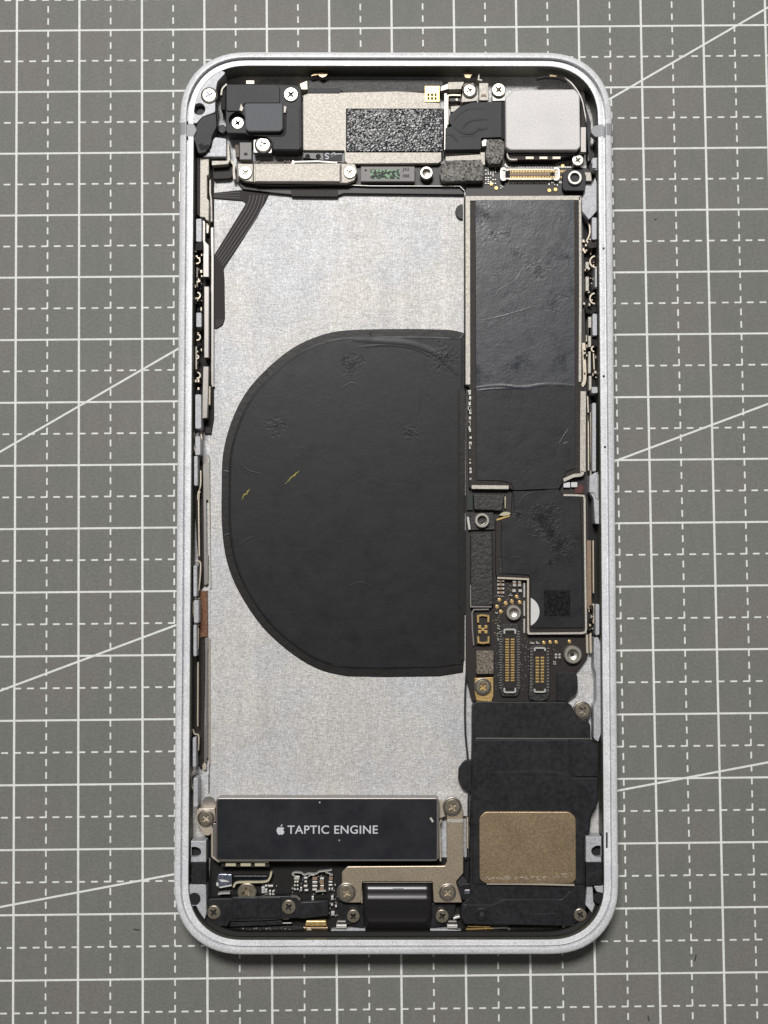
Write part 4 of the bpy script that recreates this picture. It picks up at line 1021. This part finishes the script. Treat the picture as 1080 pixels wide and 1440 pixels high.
# ------------------------------------------------------------------ haptic motor with its lettering
hm = plate('haptic_motor', T('I', (285, 118), (298, 100)) + T('J', (785, 100), (800, 120), (800, 480), (780, 500)) + T('I', (310, 502), (288, 480)), 4.85, 1.9, m_shadowgrey, phone, bev=.10, rnd=2, label='black haptic motor with white lettering')
plate('motor_label', T('I', (294, 120), (306, 106)) + T('J', (778, 106), (784, 112), (784, 488)) + T('I', (306, 489), (294, 478)), 4.90, 4.7, mat('motor_label_black', (36, 37, 42), .42, 0, var=.08, vsc=4, spec=.4, rvar=.12, big=.12, bigsc=.25, bump=.003, bsc=3), hm, bev=.03, rnd=1.5)
ribbon('motor_lip', T('I', (262, 290), (262, 470), (300, 500), (620, 505)), 2.2, 4.2, 2.4, m_steelw, hm)
plate('motor_lip', T('I', (266, 258), (288, 262), (288, 480), (262, 470)), 4.0, 2, m_shadowgrey, hm, rnd=1)
ZT = 4.915
def text(s, u0, u1, vbase, z, m, parent, name, bold=0.0, capv=None):
    cu = bpy.data.curves.new(name, 'FONT'); cu.body = s; cu.size = 1.0; cu.offset = bold; cu.space_character = 1.06
    ob = bpy.data.objects.new(name, cu); COL.objects.link(ob)
    bpy.context.view_layer.update()
    me = bpy.data.meshes.new_from_object(ob)
    xs = [v.co.x for v in me.vertices]; ys = [v.co.y for v in me.vertices]
    x0, y0 = U(u0, vbase, z); x1, y1 = U(u1, vbase, z)
    k = (x1 - x0) / (max(xs) - min(xs))
    ky = k if capv is None else (U(u0, capv, z)[1] - y0) / (max(ys) - min(ys))
    mx = min(xs); my = min(ys)
    for v in me.vertices: v.co = Vector(((x0 + (v.co.x - mx) * k) * S, (y0 + (v.co.y - my) * ky) * S, z * S))
    bpy.data.objects.remove(ob)
    me.materials.clear(); me.materials.append(m)
    o = bpy.data.objects.new(name, me); COL.objects.link(o); o.parent = parent
    return o
text('TAPTIC ENGINE', 404.3, 531.3, 1172.6, ZT, m_white, hm, 'lettering', bold=.010, capv=1160.8)
# fruit emblem beside the words
ap = [(0, .30), (.14, .36), (.32, .38), (.50, .30), (.60, .18), (.50, .06), (.46, -.12), (.52, -.28), (.66, -.38), (.56, -.62), (.40, -.84), (.24, -.92), (.08, -.86), (-.06, -.86), (-.22, -.92), (-.40, -.84),
      (-.58, -.58), (-.68, -.24), (-.66, .04), (-.54, .26), (-.36, .38), (-.18, .37)]
ap = smoothpath(ap + [ap[0]], 3)[:-1]
lf = smoothpath([(0, .44), (.02, .62), (.14, .80), (.30, .88), (.29, .70), (.18, .54), (0, .44)], 3)[:-1]
bm = bmesh.new()
for sh in (ap, lf):
    pts = [U(394.6 + x * 8.2, 1166.4 - y * 8.2, ZT) for x, y in sh]
    bm.faces.new([bm.verts.new((x * S, y * S, ZT * S)) for x, y in orient(pts)])
bmesh.ops.triangulate(bm, faces=bm.faces)
finish('fruit_emblem', bm, m_white, hm)
text('JA2', 566, 575.5, 241.5, 3.725, m_ink, strip_b, 'chip_lettering', bold=.02)
text('0B8', 566, 575.5, 249.5, 3.725, m_ink, strip_b, 'chip_lettering', bold=.02)
bx = Boxes()
bx.box(T('J', (738, 228), (750, 222), (766, 248), (755, 255)), 4.93, 4.88); bx.box(T('I', (938, 124), (946, 122), (948, 132), (940, 134)), 4.93, 4.88)
bx.box(T('J', (163, 364), (170, 363), (171, 372), (164, 372)), 4.93, 4.88)
bx.build('label_specks', m_dust, hm)
bx = Boxes()
for (x, w) in ((880, 50), (940, 10), (965, 40), (1012, 20), (1040, 24)): bx.box(TR('I', x, 172, x + w, 182), 4.92, 4.88)
bx.build('faint_code', m_ink, hm)
# left mount
lm = plate('motor_mount', fillet(T('I', (165, 168), (280, 165), (285, 250), (262, 262), (262, 320), (240, 340), (205, 330), (180, 280), (160, 260)), 2), 4.0, 1.9, m_steelw, phone, bev=.07)
plate('round_pocket', circ(*TC('I', 243, 132), TS('I', 42), 16), 1.95, 1.7, m_shadowgrey, phone, bev=0)
screw('I', 223, 228, 46, 4.2, lm, warm_tint=True, seat=True, rot=.7)
plate('mount_gap', T('I', (225, 345), (265, 330), (262, 480), (240, 470)), 2.2, 1.7, m_void, lm)
# right bracket
rb = plate('motor_bracket', fillet(T('J', (848, 205), (828, 165), (835, 120), (880, 95), (925, 108), (945, 150), (950, 200), (952, 575), (905, 630), (918, 670), (945, 762), (765, 762), (758, 628), (312, 628), (304, 762), (205, 762), (162, 725), (158, 672), (185, 640), (183, 572), (218, 534), (835, 530), (848, 505)), 2), 4.35, 3.75, m_bracket, phone, bev=.08, label='stepped steel bracket with painted brown reflection')
ribbon('bright_bend', T('J', (850, 244), (950, 244)), 4.6, 4.42, 4.2, m_steel, rb)
plate('plate_step', T('J', (785, 85), (935, 78), (978, 100), (978, 215), (955, 215), (800, 200)), 2.6, 1.7, m_back, rb, rnd=2)
screw('J', 882, 155, 50, 4.5, rb, warm_tint=True, seat=True, rot=.2)
screw('J', 212, 698, 50, 4.5, rb, warm_tint=True, seat=True, rot=.9); screw('J', 852, 698, 46, 4.5, rb, warm_tint=True, seat=True, rot=.5)
plate('motor_side', T('J', (790, 105), (835, 120), (828, 165), (840, 215), (800, 230)), 3.4, 1.9, m_steelw, rb)
ribbon('side_lug', T('J', (815, 240), (800, 260), (805, 400), (808, 500)), 2, 4.2, 2.2, m_steelw, rb)
plate('rod', T('J', (972, 220), (984, 225), (984, 420), (972, 420)), 3.2, 1.9, m_steelw, rb)

# ------------------------------------------------------------------ bottom board and charging port
bot = plate('bottom_board', [(296, 1206), (660, 1206), (668, 1312), (610, 1316), (330, 1316), (300, 1300), (292, 1270)], 2.1, 1.6, m_void, phone)
bm = bmesh.new()
for sx in (0,):
    ring = [p for p in rr(2.45) if p[1] < -58.5]; ring = ring[:]
    ring.sort(key=lambda p: math.atan2(p[0], -(p[1] + 58)))
    inn = [(p[0] * .987, p[1] + .5) for p in ring]
    lt, it, lb_, ib = loop(bm, ring, 4.6), loop(bm, inn, 4.2), loop(bm, ring, 1.7), loop(bm, inn, 1.7)
    for k in range(1, len(ring)):
        bm.faces.new((lt[k - 1], lt[k], it[k], it[k - 1])); bm.faces.new((it[k - 1], it[k], ib[k], ib[k - 1])); bm.faces.new((lt[k - 1], lt[k], lb_[k], lb_[k - 1]))
finish('edge_filler', bm, m_void, bot)  # black filler strip added to cover the lit lower wall
# port flex, bent over a step
bm = bmesh.new(); prf = [(640, 3.7), (690, 3.75), (725, 3.85), (738, 4.0), (750, 4.0), (768, 3.8), (782, 3.85), (795, 3.7), (850, 3.5), (935, 3.1), (940, 2.0)]
rows = []
for y, z in prf:
    x0 = 320 if y < 800 else 320 + (y - 800) * .09; x1 = 752 if y < 850 else 752 - (y - 850) * .12
    rows.append([bm.verts.new((U(*TC('J', x0 + (x1 - x0) * k / 12, y), z)[0] * S, U(*TC('J', x0 + (x1 - x0) * k / 12, y), z)[1] * S, z * S)) for k in range(13)])
for i in range(1, len(rows)):
    for k in range(1, 13): bm.faces.new((rows[i - 1][k - 1], rows[i - 1][k], rows[i][k], rows[i][k - 1]))
port = finish('charging_port_flex', bm, mat('port_flex_black', (36, 34, 35), .28, 0, var=.12, vsc=3, spec=.7), phone, smooth=True)
md = port.modifiers.new('thickness', 'SOLIDIFY'); md.thickness = .15 * S; md.offset = -1
bx = Boxes()
for k in range(5): bx.rib(T('J', (505 + k * 2, 672 + k * 7), (575 - k * 3, 672 + k * 7)), .5, 3.76, 3.7)
bx.build('faint_print', m_dgrey, port)
ribbon('port_edge', T('J', (318, 632), (755, 632)), 1.4, 4.0, 3.5, m_steelw, port)
ribbon('port_edge', T('J', (306, 650), (310, 765)), 1.6, 4.1, 3.4, m_steelw, port)
ribbon('port_lip', T('J', (345, 955), (735, 955)), 3.2, 3.6, 2.2, m_aluin, port)
plate('port_bracket', T('J', (115, 935), (240, 925), (332, 928), (332, 958), (240, 968), (110, 962)), 3.4, 2.0, m_aluin, port, rnd=1)
plate('port_bracket', T('J', (742, 928), (850, 928), (945, 940), (945, 962), (840, 968), (742, 955)), 3.4, 2.0, m_aluin, port, rnd=1)
for x in (148, 850):
    plate('port_clip', TR('J', x, 903, x + 65, 925), 3.9, 2.2, m_solder, port, rnd=.5); plate('port_clip', TR('J', x + 6, 878, x + 60, 890), 3.6, 2.2, m_shadowgrey, port, rnd=.5)
    plate('clip_hole', TR('J', x + 12, 955, x + 55, 967), 3.45, 3.0, m_recess, port, bev=0)
screw('J', 256, 848, 41, 3.9, port, warm_tint=True, rot=.6); screw('J', 818, 848, 42, 3.9, port, warm_tint=True, rot=.25)
plate('white_pin', T('J', (870, 862), (928, 845), (932, 858), (872, 875)), 3.2, 2, m_solder, port)
# lower left
lb = plate('antenna_bracket', fillet(T('b1', (-20, 620), (40, 575), (320, 570), (330, 550), (700, 545), (1080, 540)) + T('b2', (40, 530), (180, 560), (210, 620), (550, 600), (560, 790), (230, 830), (150, 820), (0, 830)) + T('b1', (950, 835), (300, 860), (270, 930), (120, 925), (30, 850), (0, 760)), 2), 4.0, 2.0, m_black, phone, bev=.12, label='black plastic antenna bracket')
plate('raised_step', T('b1', (325, 560), (648, 560), (648, 812), (330, 832)), 4.2, 3.8, m_black, lb, bev=.08, rnd=1)
plate('raised_step', T('b1', (668, 560), (940, 555), (940, 815), (668, 825)), 4.15, 3.8, m_black, lb, bev=.08, rnd=1)
ribbon('moulded_edge', T('b1', (300, 850), (720, 842), (960, 825)), 1.3, 3.98, 3.5, m_dgrey, lb)
ribbon('moulded_edge', T('b2', (215, 610), (550, 603)), 1.2, 4.05, 3.5, m_dgrey, lb)
plate('lower_block', T('b1', (300, 870), (700, 862), (960, 850), (960, 905), (300, 930)), 3.4, 2, m_black, lb, rnd=1)
plate('steel_clip', T('b1', (970, 815), (1080, 812)) + T('b2', (60, 812), (55, 835), (0, 838)) + T('b1', (970, 838)), 3.9, 3, m_shadowgrey, lb)
plate('steel_clip', T('b1', (965, 880), (1080, 878), (1080, 892), (965, 894)), 3.5, 3, m_shadowgrey, lb)
screw('b1', 95, 748, 88, 4.2, lb, warm_tint=True, rot=.8); screw('b1', 1045, 680, 88, 4.3, lb, warm_tint=True, rot=.3)
put('screw', SCREWB, TC('b1', 515, 495), 3.7, TS('b1', 120) / 9.15, lb, rot=.2)
ribbon('screw_collar', smoothpath(T('b2', (80, 545), (150, 550), (200, 590))), 3, 4.05, 3.6, m_shadowgrey, lb)
ribbon('cream_loop', smoothpath(T('b1', (345, 430), (380, 375), (500, 365), (740, 360), (800, 320), (825, 235)), 6), 2.6, 3.6, 2.8, m_cream, bot)
plate('black_gasket', T('b1', (340, 285), (780, 285), (770, 345), (340, 355)), 3.2, 2, m_crinkle, bot, rnd=2)
cl = plate('clear_tape', T('b1', (150, 260), (325, 265), (325, 420), (150, 445), (125, 400)), 3.4, 2.2, m_clear, bot, bev=.1, rnd=2)
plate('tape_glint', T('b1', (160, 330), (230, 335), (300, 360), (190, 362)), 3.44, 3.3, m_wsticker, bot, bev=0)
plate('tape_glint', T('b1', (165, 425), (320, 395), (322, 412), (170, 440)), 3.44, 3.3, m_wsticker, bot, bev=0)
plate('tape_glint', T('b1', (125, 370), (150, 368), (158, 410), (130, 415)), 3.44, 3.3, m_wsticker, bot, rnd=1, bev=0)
ribbon('staple', smoothpath(T('b1', (150, 520), (200, 508), (300, 505))), 2.2, 3.4, 2.2, m_solder, bot)
for x in (245, 435, 615): plate('cream_contact', TR('b1', x, 128, x + 130, 165), 4.1, 2.4, m_cream, bot, bev=.04)
ribbon('contact_rail', T('b1', (190, 150), (800, 150)), 5, 3.7, 2.4, m_recess, bot)
bw = Boxes()
for (x, y, w, h) in ((700, 425, 40, 80), (745, 400, 30, 25), (785, 405, 60, 22), (745, 450, 28, 50), (795, 470, 24, 24), (835, 475, 22, 20), (800, 510, 22, 20), (835, 512, 20, 18)): bw.box(TR('b1', x, y, x + w, y + h), 2.9, 2, .03)
for (x, y, w, h) in ((120, 290, 70, 40), (125, 355, 22, 18), (155, 355, 22, 18), (120, 400, 22, 16), (155, 400, 22, 16), (120, 450, 22, 16), (155, 450, 22, 16), (200, 430, 22, 50), (245, 300, 45, 26), (255, 350, 30, 20), (245, 405, 45, 24), (255, 460, 45, 20),
                     (355, 355, 60, 28), (355, 405, 60, 24), (355, 450, 55, 22), (450, 310, 50, 22), (455, 405, 42, 16), (570, 265, 40, 24), (560, 355, 46, 18), (560, 395, 46, 18), (560, 440, 20, 30), (595, 440, 20, 30), (345, 545, 26, 50), (590, 540, 30, 50), (590, 640, 24, 26), (640, 660, 24, 22), (590, 740, 44, 48), (635, 395, 12, 18)):
    bw.box(TR('b2', x, y, x + w, y + h), 2.9, 2, .03)
for k in range(80):
    tl, x, y = RND.choice((('b2', RND.uniform(90, 640), RND.uniform(280, 520)), ('b2', RND.uniform(560, 680), RND.uniform(520, 800)), ('b1', RND.uniform(680, 900), RND.uniform(380, 530)), ('b1', RND.uniform(330, 1060), RND.uniform(940, 985))))
    q = RND.uniform(5, 13); bw.box(TR(tl, x, y, x + q, y + RND.uniform(5, 13)), 2.75, 2)
bw.build('solder_parts', m_solder, bot)
bt = Boxes()
for (x, y, w, h) in ((355, 300, 60, 40), (450, 335, 48, 26), (450, 365, 48, 30), (450, 430, 48, 40), (565, 300, 45, 40), (125, 330, 60, 20)): bt.box(TR('b2', x, y, x + w, y + h), 2.8, 2, .03)
bt.build('ceramic_parts', m_ceram, bot)
bw = Boxes()
bw.rib(smoothpath(T('b2', (95, 265), (130, 245), (210, 250), (250, 275), (300, 260), (340, 262), (400, 262), (440, 235), (520, 225), (600, 215))), 1.4, 3.3, 2.4)
bw.rib(smoothpath(T('b2', (300, 300), (330, 275), (380, 280))), 1.2, 3.3, 2.4); bw.rib(smoothpath(T('b2', (100, 270), (130, 290))), 1.4, 3.3, 2.4)
bw.rib(smoothpath(T('b2', (520, 240), (560, 255), (600, 270))), 1.2, 3.3, 2.4); bw.rib(smoothpath(T('b2', (395, 490), (440, 480), (525, 478))), 1.4, 3.2, 2.4)
bw.build('solder_trail', m_solder, bot)
gb = plate('gold_block', T('b2', (275, 855), (525, 855), (535, 925), (262, 925)), 3.4, 2, m_gold, bot, bev=.12, rnd=1)
plate('gold_ledge', T('b2', (235, 935), (550, 935), (545, 965), (250, 960)), 2.9, 2, m_brown, bot)
plate('cream_drop', circ(*TC('b2', 312, 975), TS('b2', 32), 12), 3.0, 2, m_cream, bot)
plate('bottom_gasket', T('b1', (320, 935), (1080, 920)) + T('b2', (230, 930), (230, 1000)) + T('b1', (400, 1020), (330, 990)), 2.6, 1.7, m_foamd, bot)
plate('clear_sliver', smoothpath(T('b1', (155, 940), (200, 940), (260, 985), (335, 1010), (320, 1022), (240, 1005)), 3), 3.4, 2, m_clear, bot)
plate('port_block', T('J', (165, 762), (318, 768), (325, 925), (245, 905), (190, 900)), 3.2, 2, m_black, port, rnd=1)
plate('port_block', T('J', (752, 768), (905, 765), (885, 900), (830, 905), (745, 925)), 3.2, 2, m_black, port, rnd=1)
